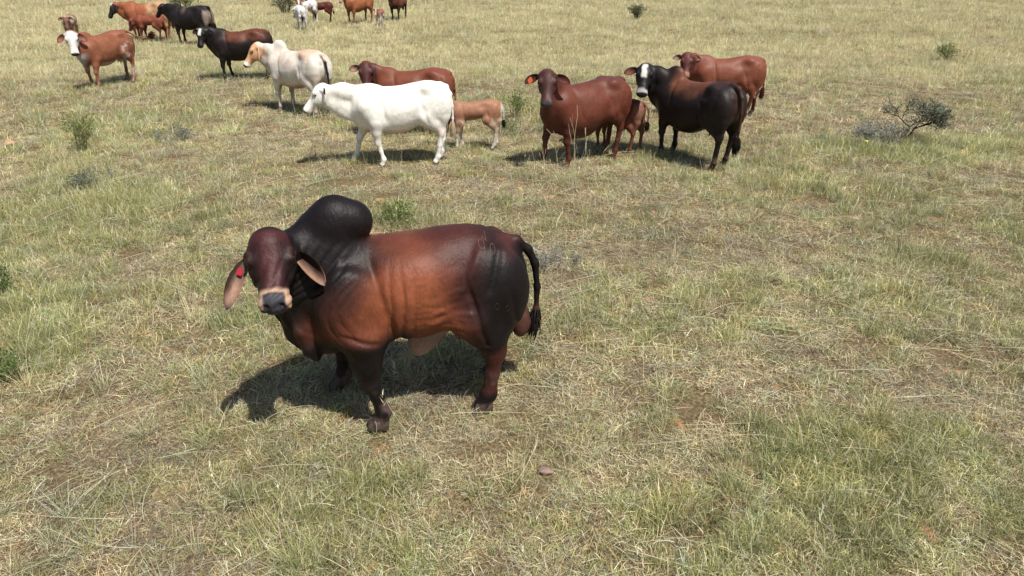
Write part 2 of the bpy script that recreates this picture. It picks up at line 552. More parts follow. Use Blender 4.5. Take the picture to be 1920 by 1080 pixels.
def sphere(name, c, r, mat, parent, seg=14):
    vs, fs = [], []
    rings = 8
    for i in range(rings + 1):
        ph = math.pi * i / rings
        for j in range(seg):
            th = 2 * math.pi * j / seg
            vs.append((c[0] + r * math.sin(ph) * math.cos(th), c[1] + r * math.sin(ph) * math.sin(th), c[2] + r * math.cos(ph)))
    for i in range(rings):
        for j in range(seg):
            fs.append((i * seg + j, (i + 1) * seg + j, (i + 1) * seg + (j + 1) % seg, i * seg + (j + 1) % seg))
    return link_mesh(name, vs, fs, mat, parent)


def ear(root, base, hs, S, fr, sg, e, P):
    """leaf-shaped cupped ear.  e: dict(len, wid, dir=(t,s,h) in head axes, face=(t,s,h), droop, inner, outer, edge)"""
    a, l, u = fr
    D = a * e['dir'][0] + l * e['dir'][1] * sg + u * e['dir'][2]; D /= np.linalg.norm(D)
    Fc = a * e['face'][0] + l * e['face'][1] * sg + u * e['face'][2]
    Ln, Wd = e['len'] * hs, e['wid'] * hs
    nu, nv = 14, 9
    vs, cols, fs = [], [], []
    inner, outer = np.array(e['inner']), np.array(e['outer'])
    p = np.array(base) - D * .025; cen = []
    d = D.copy(); stp = (Ln + .02) / (nu - 1)
    for i in range(nu):
        cen.append((p.copy(), d.copy()))
        d = d + np.array([0, 0, -1.]) * e.get('droop', .0) / nu; d /= np.linalg.norm(d)
        p = p + d * stp
    for layer in (0, 1):
        for i in range(nu):
            U = i / (nu - 1)
            c, d = cen[i]
            f = Fc - d * (Fc @ d); f /= np.linalg.norm(f)
            sdir = np.cross(d, f)
            prof = max(.0, math.sin(math.pi * min(1, (U * .95 + .045) ** 1.1)) ** .62)
            wi = Wd * .5 * max(prof, .10 if U < .5 else .03) * (1 if U > .18 else (.55 + U * 2.5))
            cup = e.get('cup', .5) * (1 - .55 * U)
            for j in range(nv):
                v = -1 + 2 * j / (nv - 1)
                pos = c + sdir * wi * v * (1 - .12 * cup) - f * (cup * wi * (1 - v * v)) - f * (.007 * (1 - abs(v) ** 3) * layer + .001 * layer)
                vs.append(pos * S)
                if layer == 0:
                    edge = abs(v) ** 3
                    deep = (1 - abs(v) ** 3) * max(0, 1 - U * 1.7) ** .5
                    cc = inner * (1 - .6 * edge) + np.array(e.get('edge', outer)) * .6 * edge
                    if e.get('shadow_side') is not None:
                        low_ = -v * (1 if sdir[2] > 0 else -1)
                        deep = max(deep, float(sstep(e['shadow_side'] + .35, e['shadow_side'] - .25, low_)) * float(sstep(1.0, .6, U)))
                    cc = cc * (1 - .9 * deep)            # shade in the hollow of the ear, painted into its colour
                    tipc = max(0, (U - .8) / .2)
                    cc = cc * (1 - tipc) + np.array(e.get('tip', outer)) * tipc
                else:
                    cc = outer
                cols.append(cc)
    n = nu * nv
    for i in range(nu - 1):
        for j in range(nv - 1):
            q = (i * nv + j, i * nv + j + 1, (i + 1) * nv + j + 1, (i + 1) * nv + j)
            fs.append(q); fs.append(tuple(n + k for k in q[::-1]))
    for i in range(nu - 1):
        for j in (0, nv - 1):
            q = (i * nv + j, (i + 1) * nv + j, n + (i + 1) * nv + j, n + i * nv + j)
            fs.append(q if j == 0 else q[::-1])
    for i in (0, nu - 1):
        for j in range(nv - 1):
            q = (i * nv + j, n + i * nv + j, n + i * nv + j + 1, i * nv + j + 1)
            fs.append(q if i == 0 else q[::-1])
    o = link_mesh('ear', vs, fs, M_MATTE, root, colors=np.array(cols))
    if e.get('tag') is not None:
        c, d = cen[int(nu * e.get('tag_at', .35))]
        f = Fc - d * (Fc @ d); f /= np.linalg.norm(f); sdir = np.cross(d, f)
        w_, h_ = e.get('tag_size', (.035, .055))
        dn = d * .6 + np.array([0, 0, -.4]); dn /= np.linalg.norm(dn)
        pts = []
        c0 = c + f * .004
        outline = [(-w_, 0), (-w_ * .5, -.012), (w_ * .5, -.012), (w_, 0), (w_ * 1.05, h_), (w_ * .8, h_ * 1.15), (-w_ * .8, h_ * 1.15), (-w_ * 1.05, h_)]
        for k_ in (0, .004):
            for (x_, y_) in outline: pts.append((c0 + sdir * x_ + dn * y_ + f * k_) * S)
        m = len(outline)
        ff = [tuple(range(m))[::-1], tuple(range(m, 2 * m))] + [(i, (i + 1) % m, m + (i + 1) % m, m + i) for i in range(m)]
        link_mesh('ear_tag', pts, ff, e['tag'], o, smooth=False)
    return o


def hoof_mesh(root, h, lt, S, mat):
    """cloven hoof: two claws side by side"""
    vs, fs = [], []
    for sg in (-1, 1):
        b0 = len(vs)
        rings = [(-.002, .062, .052, .012), (.03, .056, .047, .004), (.062, .046, .041, -.006)]
        seg = 12
        for (z, rx, ry, ox) in rings:
            for j in range(seg):
                th = 2 * math.pi * j / seg
                x = rx * math.cos(th) + ox
                y = ry * .5 * math.sin(th) * (1 - .25 * max(0, math.cos(th))) + sg * ry * .53
                vs.append(((h[0] + x * lt) * S, (h[1] + y * lt) * S, (z * lt) * S))
        for r in range(len(rings) - 1):
            for j in range(seg):
                fs.append((b0 + r * seg + j, b0 + r * seg + (j + 1) % seg, b0 + (r + 1) * seg + (j + 1) % seg, b0 + (r + 1) * seg + j))
        fs.append(tuple(b0 + j for j in range(seg))[::-1])
        fs.append(tuple(b0 + 2 * seg + j for j in range(seg)))
    return link_mesh('hoof', vs, fs, mat, root)


def switch(root, tail, S, ln, rd, mat):
    """brush of long hair at the end of the tail"""
    r_ = random.Random(3)
    e = Vector(tail[-1][:3]); d0 = (e - Vector(tail[-2][:3])).normalized()
    vs, fs = [], []
    for n in range(170):
        off = Vector((r_.gauss(0, 1), r_.gauss(0, 1), r_.gauss(0, 1))) * .35
        st = e - d0 * (.02 + r_.random() * .10) + off * .02
        d = (d0 * .9 + Vector((0, 0, -.35)) + off * .35).normalized()
        L = ln * (.55 + .5 * r_.random())
        side = d.cross(Vector((r_.random() - .5, r_.random() - .5, r_.random() - .5))).normalized()
        wd = .005 + .006 * r_.random()
        b = len(vs); k = 5
        bulge = off.normalized() * rd
        for i in range(k):
            t = i / (k - 1)
            p = st + d * (L * t) + bulge * math.sin(math.pi * min(1, t * .95 + .03)) + Vector((0, 0, -.03 * t * t))
            w_ = wd * (1 - t) ** .7 + .001
            vs.append((p + side * w_) * S); vs.append((p - side * w_) * S); vs.append((p + d.cross(side) * w_ * .8) * S)
        for i in range(k - 1):
            for q in ((0, 1), (1, 2), (2, 0)):
                fs.append((b + 3 * i + q[0], b + 3 * i + q[1], b + 3 * i + 3 + q[1], b + 3 * i + 3 + q[0]))
    return link_mesh('tail_switch', vs, fs, mat, root)
# ------------------------------------------------------------------ the bull
BULL = dict(dark=lin(22, 17, 18), maroon=lin(68, 36, 31), orange=lin(127, 71, 47), brown=lin(96, 52, 38))


M_BULL = hide_material('bull_hide', .50, .20, .45)


def mixc(c, d, t):
    t = np.asarray(t)[:, None]
    return c * (1 - t) + d * t


def bull_coat(V, N, H, ih):
    x, y, z = V.T
    n = fbm(V, 3.5, 3, 1) - .5
    n2 = fbm(V, 9, 3, 7) - .5
    dark, maroon, orange, brown = (BULL[k][None, :] for k in ('dark', 'maroon', 'orange', 'brown'))
    c = np.repeat(orange, len(V), 0)
    # reddish towards the back line and the lower chest
    c = mixc(c, brown, sstep(1.18, 1.42, z + n * .12))
    c = mixc(c, maroon, sstep(.0, -.30, x + n * .3 - (z - 1) * .10))
    c = mixc(c, brown, sstep(.95, .62, z + n * .2) * .8)
    c = mixc(c, maroon, sstep(.20, .62, x + n * .2) * .65)
    # black hindquarter
    hq = sstep(-.18, -.46, x + n * .18 + (z - 1.1) * .30 * (z > 1.1) - .10 * (.9 - z) * (z < .9))
    c = mixc(c, dark, hq * (1 - .55 * sstep(1.30, 1.42, z) * sstep(-.9, -.5, x)))
    # reddish patch on the rump
    c = mixc(c, maroon * 1.2, np.exp(-((x + .66) ** 2 / .008 + (z - 1.33) ** 2 / .004)) * .8)
    # dark neck, hump, crest
    nk = sstep(1.02, 1.45, z + (x - .35) * .75 + n * .30) * sstep(.12, .46, x + n * .16)
    c = mixc(c, dark * 1.25, nk)
    hump = sstep(1.44, 1.52, z + n * .08) * sstep(.22, .3, x)
    c = mixc(c, dark * 1.1, hump)
    c = mixc(c, dark, sstep(.86, .98, x + n * .1) * .8)
    c = mixc(c, dark, sstep(.74, .84, x + n * .08) * sstep(.5, .62, z) * (y < .12))
    # legs
    fl = sstep(.84, .68, z + n * .12) * (x > .1) * sstep(.14, .2, np.abs(y))
    c = mixc(c, dark, fl)
    hl = sstep(.60, .50, z + n2 * .1) * (x < 0)
    c = mixc(c, maroon * .95, hl)
    c = mixc(c, dark, sstep(.22, .14, z))
    dust = sstep(.48, .62, fbm(V, 8, 3, 66))
    c = mixc(c, lin(104, 84, 78)[None, :], dust * sstep(.48, .12, z) * .55)
    # sheath and belly skin
    be = sstep(.02, -.05, x - .26) * sstep(-.5, -.36, x) * sstep(.86, .76, z + .60 * (x + .12) + n2 * .05) * sstep(.25, .20, np.abs(y))
    c = mixc(c, lin(158, 130, 120)[None, :], be * .85)
    sc = sstep(.80, .66, z) * sstep(-.66, -.72, x) * (np.abs(y) < .13) * (z > .42)
    c = mixc(c, lin(84, 54, 46)[None, :], sc * 0.9)
    c = c * (1 + n2[:, None] * .45) * .93
    # head
    t, s, h = H.T
    hc = np.repeat(dark * .9, len(V), 0)
    top = np.exp(-(s / .060) ** 2) * sstep(-.08, .0, h) * sstep(.50, .40, t) * (h > -.07)
    top = np.maximum(top, sstep(.16, .04, t) * sstep(-.05, .02, h) * .9)
    hc = mixc(hc, lin(66, 33, 33)[None, :], top)
    hc = mixc(hc, lin(120, 62, 44)[None, :], sstep(.40, .46, t) * (h > -.07) * np.exp(-(s / .06) ** 2))
    t = t / .86
    ring = .92 * sstep(.462, .515, t + n2 * .03 + .25 * np.maximum(np.abs(s) - .04, 0) + .15 * np.maximum(-h - .05, 0)) * (t < .62)
    hc = mixc(hc, lin(176, 146, 122)[None, :], ring)
    pad = sstep(.500, .520, t - .12 * np.maximum(-h - .03, 0)) * sstep(-.098, -.086, h + .25 * np.abs(s)) * sstep(.060, .050, np.abs(s) + n2 * .01)
    hc = mixc(hc, lin(54, 52, 58)[None, :], pad)
    hc = mixc(hc, lin(14, 12, 14)[None, :], np.exp(-((np.abs(s) - .037) / .016) ** 2 - ((h + .034) / .018) ** 2) * sstep(.48, .51, t))
    # dark skin of the lids round each eye, paler brow above it
    ed = ((t - .178) / .045) ** 2 + ((h + .010) / .035) ** 2
    hc = mixc(hc, lin(96, 62, 52)[None, :], np.exp(-np.abs(ed - 1.6) * 2.0) * sstep(.07, .10, np.abs(s)) * .45)
    hc = hc * (1 + n2[:, None] * .35)
    m = ih * sstep(-.06, .02, t) * sstep(-.24, -.15, h + .05) * np.where(t > .36, (h > -.150) * (np.abs(s) < .105), 1)
    return mixc(c, hc, m).astype(np.float32)


def bull_disp(V, N):
    x, y, z = V.T
    d = 0
    # folds of loose skin on the neck
    wv = x * 1.0 + .25 * np.sin(z * 5) + .12 * (vnoise(V, 5, 2) - .5)
    m = sstep(.40, .60, x) * sstep(.70, .95, z) * sstep(1.55, 1.35, z)
    d = d + m * .013 * (np.abs(np.sin(wv * 38)) ** .6 - .6)
    # creases behind the shoulder and over the ribs
    wv2 = x + .10 * (z - 1) + .05 * (vnoise(V, 6, 4) - .5)
    m2 = sstep(.30, .22, x) * sstep(.02, .12, x) * sstep(1.35, 1.1, z) * sstep(.6, .75, z)
    d = d + m2 * .020 * (np.abs(np.sin(wv2 * 40)) ** .7 - .6)
    m3 = sstep(.15, -.05, x) * sstep(-.45, -.25, x) * sstep(1.3, 1.05, z)
    d = d + m3 * .010 * (fbm(np.stack([x * 2, y * 2, z * 5], 1), 4.5, 3, 9) - .5) * 2
    # ribs and muscle relief
    d = d + .012 * (fbm(V, 3.2, 2, 12) - .5) + .004 * (fbm(V, 11, 2, 14) - .5)
    # flank fold in front of the thigh
    r = np.hypot((x + .34) * 1.0, (z - .86) * .5)
    d = d - .020 * np.exp(-((x + .36 - .25 * (z - .9)) / .022) ** 2) * sstep(1.25, .95, z) * (z > .62)
    # groove below the hip, shoulder blade edge
    d = d - .022 * np.exp(-((x - .27 - .22 * (z - 1.0)) / .03) ** 2) * sstep(.65, .85, z) * sstep(1.40, 1.2, z)
    d = d - .018 * np.exp(-((x + .50 + .35 * (z - 1.2)) / .035) ** 2) * sstep(1.0, 1.1, z) * sstep(1.42, 1.3, z)
    d = d + .014 * np.exp(-((x + .34 + .55 * (z - 1.2)) / .030) ** 2) * sstep(1.0, 1.1, z) * sstep(1.40, 1.3, z)
    d = d - .016 * np.exp(-((z - .80 - .35 * (x - .45)) / .020) ** 2) * sstep(.28, .36, x) * sstep(.62, .5, x) * sstep(.2, .28, np.abs(y))
    d = d - .012 * np.exp(-((x + .66 - .18 * (z - .8)) / .022) ** 2) * sstep(.62, .7, z) * sstep(1.15, .95, z)
    # knee, hock and tendon relief on the legs
    lg = sstep(.60, .5, z)
    d = d + lg * .005 * (fbm(np.stack([x * 2, y * 2, z], 1), 9, 2, 31) - .5)
    return d


def bull_extra(F):
    # sheath
    F.chain([(.10, 0, .66, .05), (-.02, 0, .58, .075), (.03, 0, .47, .045), (.05, 0, .43, .03)], k=.09, sq=.7)
    F.cone((-.02, 0, .58), (-.42, 0, .80, ), .08, .07, k=.12, sq=.7)
    # brisket and chest muscle
    F.ell((.70, 0, .74), (.22, .20, .19), k=.10)
    for s in (-1, 1):
        F.ell((.50, s * .27, .98), (.21, .12, .30), k=.09)       # shoulder blade
        F.ell((.42, s * .26, .76), (.14, .10, .14), k=.06)       # triceps
        F.ell((-.53, s * .20, 1.00), (.24, .15, .33), k=.08)     # round of the thigh
        F.ell((-.44, s * .23, .84), (.11, .10, .15), k=.05)
        F.cone((-.50, s * .225, .72), (-.53 + .04 * (s > 0), s * .24, .50), .125, .075, k=.05)
        F.ell((.05, s * .20, 1.00), (.36, .19, .32), k=.10)
    # scrotum, hanging between the hind legs
    F.ell((-.76, .035, .60), (.075, .06, .125), k=.03)
    F.ell((-.78, -.045, .61), (.075, .06, .12), k=.02)
    F.cone((-.62, 0, .82), (-.75, 0, .68), .06, .05, k=.06)
    # loose skin between the neck and the brisket, in two hanging folds
    F.chain([(.86, .18, 1.00, .03), (.86, .20, .82, .034), (.82, .19, .66, .038), (.78, .17, .58, .035)], k=.05)
    F.chain([(.98, .10, 1.16, .05), (.97, .06, .95, .04), (.92, .04, .74, .04), (.84, .02, .60, .04)], k=.09)
    F.cone((.95, .03, 1.05), (.80, .0, .70), .08, .10, k=.10)


bull_trunk = [(x_, t_ - .035 * (x_ < .55), b_, w_) for x_, t_, b_, w_ in [(-.80, 1.12, .92, .05), (-.77, 1.22, .84, .13), (-.71, 1.31, .80, .20), (-.58, 1.395, .88, .25), (-.40, 1.455, .95, .26), (-.2, 1.455, .89, .31),
              (.02, 1.43, .79, .345), (.22, 1.43, .67, .35), (.42, 1.42, .60, .33), (.60, 1.40, .57, .29), (.74, 1.30, .57, .23), (.84, 1.16, .62, .16), (.90, 1.02, .72, .07)]]
bull = dict(
    S=1.0, vox=.0115, smooth=2, trunk=bull_trunk, ztop=1.85, p=2.3, ttaper=.16, btaper=.10,
    poll=(.955, .24, 1.555), yaw=93, pitch=38, hs=1.06, tscale=.86, hwide=1.17, stf=.12, gask=.90, dome=(.10, .105, .095), brow=.6, neck=1.10, neck_from=(.60, .0, 1.14), neck_bow=(.03, -.03, -.01), dewlap=.05, neck_sq=.85, ear_at=(.095, .116, -.085),
    stance=(.52, .25, -.50, .21), legs=[(-.16, .06), (.12, .03), (.06, .06), (-.10, -.02)], leg=1.36, thigh=1.15, shank=.98, hooks=0,
    hump=[((.60, 0, 1.38), (.25, .17, .27), .08), ((.54, 0, 1.535), (.18, .155, .185), .05), ((.445, 0, 1.525), (.155, .14, .155), .022)],
    extra=[bull_extra], disp=bull_disp, coat=bull_coat, mat=M_BULL,
    tail=[(-.56, 0, 1.32, .055), (-.73, 0, 1.275, .042), (-.82, 0, 1.20, .032), (-.875, .0, 1.08, .026), (-.895, .0, .88, .022), (-.885, .02, .70, .020), (-.86, .04, .60, .018)],
    switch=(.16, .026, M_SWITCH),
    ears=[dict(len=.28, wid=.11, dir=(.60, .72, .12), face=(.45, -.3, 1), droop=1.1, cup=1.25, inner=lin(112, 84, 72), outer=lin(92, 54, 40), shadow_side=.35, edge=lin(176, 136, 108), tip=lin(130, 104, 92)),
          dict(len=.34, wid=.115, shadow_side=-.45, dir=(.80, .62, -.02), face=(.1, .25, 1), droop=.9, cup=.6, inner=lin(150, 118, 100), outer=lin(80, 42, 30), edge=lin(110, 66, 50), tip=lin(60, 52, 52),
               tag=M_TAG, tag_at=.34, tag_size=(.018, .030))],
)
H_BULL = math.atan2(-.225, -.974)
bull_root = make_animal(bull, 'bull', 'large red brown bull with a big black hump standing alone before the herd', 'bull', (-.68, 4.5), H_BULL, None)

# brand marks: hair grown pale along thin strokes on the near hip and thigh
def brand_marks(root):
    body = [c for c in root.children if c.name.startswith('body')][0]
    co = np.empty(len(body.data.vertices) * 3, dtype=np.float32); body.data.vertices.foreach_get('co', co); co = co.reshape(-1, 3)
    nn = np.empty(len(body.data.vertices) * 3, dtype=np.float32); body.data.vertices.foreach_get('normal', nn); nn = nn.reshape(-1, 3)
    near = (co[:, 1] > .05) & (co[:, 0] < -.2)
    co, nn = co[near], nn[near]
    m = simple_mat('brand_scar', lin(96, 76, 66), .7, .2, .3, 90)
    m2 = simple_mat('faded_brand_scar', lin(48, 38, 36), .7, .2, .3, 90)
    def arc(cx, cz, r, a0, a1, n=12, ry=None): return [(cx + r * math.cos(rad(a0 + (a1 - a0) * i / n)), cz + (ry or r) * math.sin(rad(a0 + (a1 - a0) * i / n))) for i in range(n + 1)]
    def mark(strokes, width, mat):
        vs, fs = [], []
        for st in strokes:
            pts = []
            for k in range(len(st) - 1):
                for t in (0, .34, .67): pts.append((st[k][0] * (1 - t) + st[k + 1][0] * t, st[k][1] * (1 - t) + st[k + 1][1] * t))
            pts.append(st[-1])
            P3, N3 = [], []
            for (x, z) in pts:
                d = (co[:, 0] - x) ** 2 + (co[:, 2] - z) ** 2
                k = np.argsort(d)[:6]; wq = 1 / (d[k] + 1e-6); wq /= wq.sum()
                P3.append((co[k] * wq[:, None]).sum(0) * [0, 1, 0] + [x, 0, z]); q = (nn[k] * wq[:, None]).sum(0); N3.append(q / np.linalg.norm(q))
            b = len(vs)
            for k in range(len(P3)):
                tq = P3[min(k + 1, len(P3) - 1)] - P3[max(k - 1, 0)]; sd_ = np.cross(tq, N3[k]); sd_ /= np.linalg.norm(sd_) + 1e-9
                for q in (-1, 0, 1): vs.append(P3[k] + sd_ * width * q + N3[k] * (.0035 if q == 0 else .0005))
            for k in range(len(P3) - 1):
                for q in (0, 1): fs.append((b + 3 * k + q, b + 3 * k + q + 1, b + 3 * k + 4 + q, b + 3 * k + 3 + q))
        link_mesh('brand_mark', vs, fs, mat, root)
    # a nine, a V and a nought in a row on the hip, fainter noughts below on the thigh
    nine = [arc(-.435, 1.355, .020, 200, -150, 14) + [(-.447, 1.325), (-.440, 1.312)]]
    mark(nine, .0019, m)
    mark([[(-.452, 1.385), (-.475, 1.355), (-.478, 1.40)]], .0017, m)
    mark([arc(-.505, 1.325, .018, 0, 360, 14, .022)], .0017, m)
    mark([arc(-.40, 1.12, .020, 0, 300, 12, .026)], .0017, m2)
    mark([arc(-.47, 1.13, .018, 60, 380, 12, .024)], .0017, m2)
    mark([arc(-.50, .95, .018, 0, 320, 12, .024)], .0017, m2)
    mark([arc(-.58, .92, .018, 0, 320, 12, .024)], .0017, m2)


brand_marks(bull_root)
# ------------------------------------------------------------------ ground
def build_ground():
    # one sheet to the horizon: fine near the camera, coarse far away
    xs = np.concatenate([np.linspace(-1500, -60, 12)[:-1], np.linspace(-60, -14, 60)[:-1], np.linspace(-14, 14, 190)[:-1], np.linspace(14, 60, 60)[:-1], np.linspace(60, 1500, 12)])
    ys = np.concatenate([np.linspace(-1500, -6, 10)[:-1], np.linspace(-6, 22, 190)[:-1], np.linspace(22, 70, 70)[:-1], np.linspace(70, 2500, 14)])
    X, Y = np.meshgrid(xs, ys, indexing='ij')
    Z = terrain(X, Y)
    V = np.stack([X, Y, Z], -1).reshape(-1, 3)
    ny = len(ys)
    i, j = np.meshgrid(np.arange(len(xs) - 1), np.arange(ny - 1), indexing='ij')
    a = (i * ny + j).ravel()
    Q = np.stack([a, a + ny, a + ny + 1, a + 1], 1)
    m, t, b = new_mat('soil_and_litter')
    N, L = t.nodes, t.links
    tc = N.new('ShaderNodeTexCoord')
    def noise(scale, det=6, rough=.6):
        n = N.new('ShaderNodeTexNoise'); n.inputs['Scale'].default_value = scale; n.inputs['Detail'].default_value = det; n.inputs['Roughness'].default_value = rough
        L.new(tc.outputs['Object'], n.inputs['Vector']); return n
    n1, n2, n3, n4 = noise(.5), noise(38, 8), noise(4.5), noise(130, 4)
    cr = N.new('ShaderNodeValToRGB'); e = cr.color_ramp.elements
    e[0].position = .30; e[0].color = (*lin(70, 62, 46), 1)
    e[1].position = .72; e[1].color = (*lin(150, 134, 102), 1)
    q = cr.color_ramp.elements.new(.5); q.color = (*lin(104, 90, 66), 1)
    L.new(n2.outputs[0], cr.inputs[0])
    cs = N.new('ShaderNodeValToRGB'); e = cs.color_ramp.elements
    e[0].position = .35; e[0].color = (*lin(150, 110, 80), 1); e[1].position = .65; e[1].color = (*lin(190, 140, 104), 1)
    L.new(n4.outputs[0], cs.inputs[0])
    mr = N.new('ShaderNodeMapRange'); mr.inputs[1].default_value = .60; mr.inputs[2].default_value = .68
    L.new(n3.outputs[0], mr.inputs[0])
    mx = N.new('ShaderNodeMix'); mx.data_type = 'RGBA'
    L.new(mr.outputs[0], mx.inputs[0]); L.new(cr.outputs[0], mx.inputs[6]); L.new(cs.outputs[0], mx.inputs[7])
    # beyond the grass that is built blade by blade the sheet carries the colour of the grass cover itself
    ln_ = N.new('ShaderNodeVectorMath'); ln_.operation = 'DISTANCE'; ln_.inputs[1].default_value = (0, 45, 0)
    L.new(tc.outputs['Object'], ln_.inputs[0])
    mf = N.new('ShaderNodeMapRange'); mf.inputs[1].default_value = 52; mf.inputs[2].default_value = 80
    L.new(ln_.outputs['Value'], mf.inputs[0])
    n5 = noise(.12, 8, .7)
    cf = N.new('ShaderNodeValToRGB'); e = cf.color_ramp.elements
    e[0].position = .35; e[0].color = (*lin(136, 136, 92), 1); e[1].position = .65; e[1].color = (*lin(164, 156, 112), 1)
    L.new(n5.outputs[0], cf.inputs[0])
    mx2 = N.new('ShaderNodeMix'); mx2.data_type = 'RGBA'
    L.new(mf.outputs[0], mx2.inputs[0]); L.new(mx.outputs[2], mx2.inputs[6]); L.new(cf.outputs[0], mx2.inputs[7])
    L.new(mx2.outputs[2], b.inputs['Base Color'])
    b.inputs['Roughness'].default_value = .95; b.inputs['Specular IOR Level'].default_value = .1
    bp = N.new('ShaderNodeBump'); bp.inputs['Strength'].default_value = .9; bp.inputs['Distance'].default_value = .03
    L.new(n2.outputs[0], bp.inputs['Height']); L.new(bp.outputs[0], b.inputs['Normal'])
    o = link_mesh('ground', V, Q, m)
    tag(o, 'sandy pasture soil under dry grass litter', 'ground', kind='structure')


build_ground()

# ------------------------------------------------------------------ grass
def grass_mat(name, transl=.28, rough=.55, noise_amt=.18):
    m = bpy.data.materials.new(name); m.use_nodes = True
    t = m.node_tree; N, L = t.nodes, t.links
    N.clear()
    at = N.new('ShaderNodeAttribute'); at.attribute_name = 'coat'
    ti = N.new('ShaderNodeAttribute'); ti.attribute_name = 'tint'; ti.attribute_type = 'INSTANCER'
    mu = N.new('ShaderNodeVectorMath'); mu.operation = 'MULTIPLY'
    L.new(at.outputs['Color'], mu.inputs[0]); L.new(ti.outputs['Color'], mu.inputs[1])
    d = N.new('ShaderNodeBsdfPrincipled'); d.inputs['Roughness'].default_value = rough; d.inputs['Specular IOR Level'].default_value = .18
    L.new(mu.outputs[0], d.inputs['Base Color'])
    tr = N.new('ShaderNodeBsdfTranslucent'); L.new(mu.outputs[0], tr.inputs[0])
    mx = N.new('ShaderNodeMixShader'); mx.inputs[0].default_value = transl
    L.new(d.outputs[0], mx.inputs[1]); L.new(tr.outputs[0], mx.inputs[2])
    o = N.new('ShaderNodeOutputMaterial'); L.new(mx.outputs[0], o.inputs[0])
    return m


M_GRASS = grass_mat('grass_blades')

STRAW = [lin(218, 208, 166), lin(204, 194, 150), lin(228, 221, 188), lin(190, 174, 134), lin(172, 157, 124)]
GREEN = [lin(146, 150, 94), lin(162, 166, 108), lin(130, 138, 86), lin(180, 180, 126)]
GREY = [lin(182, 176, 150), lin(150, 140, 120), lin(200, 194, 172)]
DEAD = [lin(122, 98, 80), lin(144, 116, 94), lin(104, 88, 76)]


def clump(seed, n, rad_, hmin, hmax, wmin, wmax, lean, palette, segs=3, flat=.0):
    """n blades; flat = share of blades lying down"""
    r = np.random.default_rng(seed)
    vs, fs, cs = [], [], []
    for k in range(n):
        a = r.random() * 6.283; rr = rad_ * math.sqrt(r.random())
        base = np.array([math.cos(a) * rr, math.sin(a) * rr, -.004])
        h = hmin + (hmax - hmin) * r.random() ** 1.6
        wd = wmin + (wmax - wmin) * r.random()
        az = a + r.normal(0, 1.1); ln_ = abs(r.normal(0, lean)) + .08
        lying = r.random() < flat
        if lying: ln_ = 1.35 + .15 * r.random(); base[2] = .004 + .045 * r.random() ** 2
        bend = r.normal(.5, .35)
        col = palette[r.integers(len(palette))] * (.80 + .4 * r.random())
        b = len(vs); p = base.copy(); el = math.pi / 2 - ln_; tw = r.random() * 3.14
        for i in range(segs + 1):
            t = i / segs
            wv = wd * (1 - t ** 2.2) + .0002
            side = np.array([math.cos(az + tw), math.sin(az + tw), .0])
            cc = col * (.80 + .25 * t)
            vs.append(p + side * wv * .5); vs.append(p - side * wv * .5); cs += [cc, cc]
            e = el - bend * t * (0.25 if lying else 1)
            az2 = az + (r.normal(0, .25) if lying else 0)
            p = p + np.array([math.cos(az2) * math.cos(e), math.sin(az2) * math.cos(e), math.sin(e)]) * (h / segs)
            if p[2] < .003: p[2] = .003
        for i in range(segs): fs.append((b + 2 * i, b + 2 * i + 1, b + 2 * i + 3, b + 2 * i + 2))
    return vs, fs, cs


def proto(name, parts, coll, mat=None):
    vs, fs, cs = [], [], []
    for (v, f, c) in parts:
        b = len(vs); vs += list(v); cs += list(c); fs += [tuple(b + i for i in q) for q in f]
    o = link_mesh(name, vs, fs, mat or M_GRASS, colors=np.array(cs), smooth=True)
    C.objects.unlink(o); coll.objects.link(o)
    return o


def stalk(seed, L_, wd, lying, head=True, col=None):
    r = np.random.default_rng(seed)
    segs = 7; vs, fs, cs = [], [], []
    col = (STRAW[2] * 1.08 if col is None else col) * (.85 + .25 * r.random())
    az = 0; el = (.04 + .22 * r.random()) if lying else 1.15 + .3 * r.random()
    p = np.array([0, 0, .02 if lying else 0.])
    curve = r.normal(0, .8)
    for i in range(segs + 1):
        t = i / segs
        wv = wd * (1 - .6 * t)
        sd_ = np.array([-math.sin(az), math.cos(az), 0]); up = np.array([0, 0, 1.]) if lying else np.array([1., 0, 0])
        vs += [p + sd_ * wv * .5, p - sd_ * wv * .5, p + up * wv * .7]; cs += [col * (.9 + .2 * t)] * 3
        e = el - (.22 if lying else .5) * t
        az += curve / segs
        p = p + np.array([math.cos(az) * math.cos(e), math.sin(az) * math.cos(e), math.sin(e)]) * L_ / segs
    for i in range(segs):
        for q in ((0, 1), (1, 2), (2, 0)): fs.append((3 * i + q[0], 3 * i + q[1], 3 * i + 3 + q[1], 3 * i + 3 + q[0]))
    if head and not lying:
        for k in range(9):
            a = r.random() * 6.28; b = len(vs); q = p + np.array([0, 0, -.10 * r.random()])
            d = np.array([math.cos(a) * .5, math.sin(a) * .5, .8]) * (.03 + .03 * r.random()); s_ = np.cross(d, [0, 0, 1.]); s_ /= np.linalg.norm(s_); s_ *= .0025
            vs += [q - s_, q + s_, q + d]; cs += [col * .9] * 3; fs.append((b, b + 1, b + 2))
    return vs, fs, cs


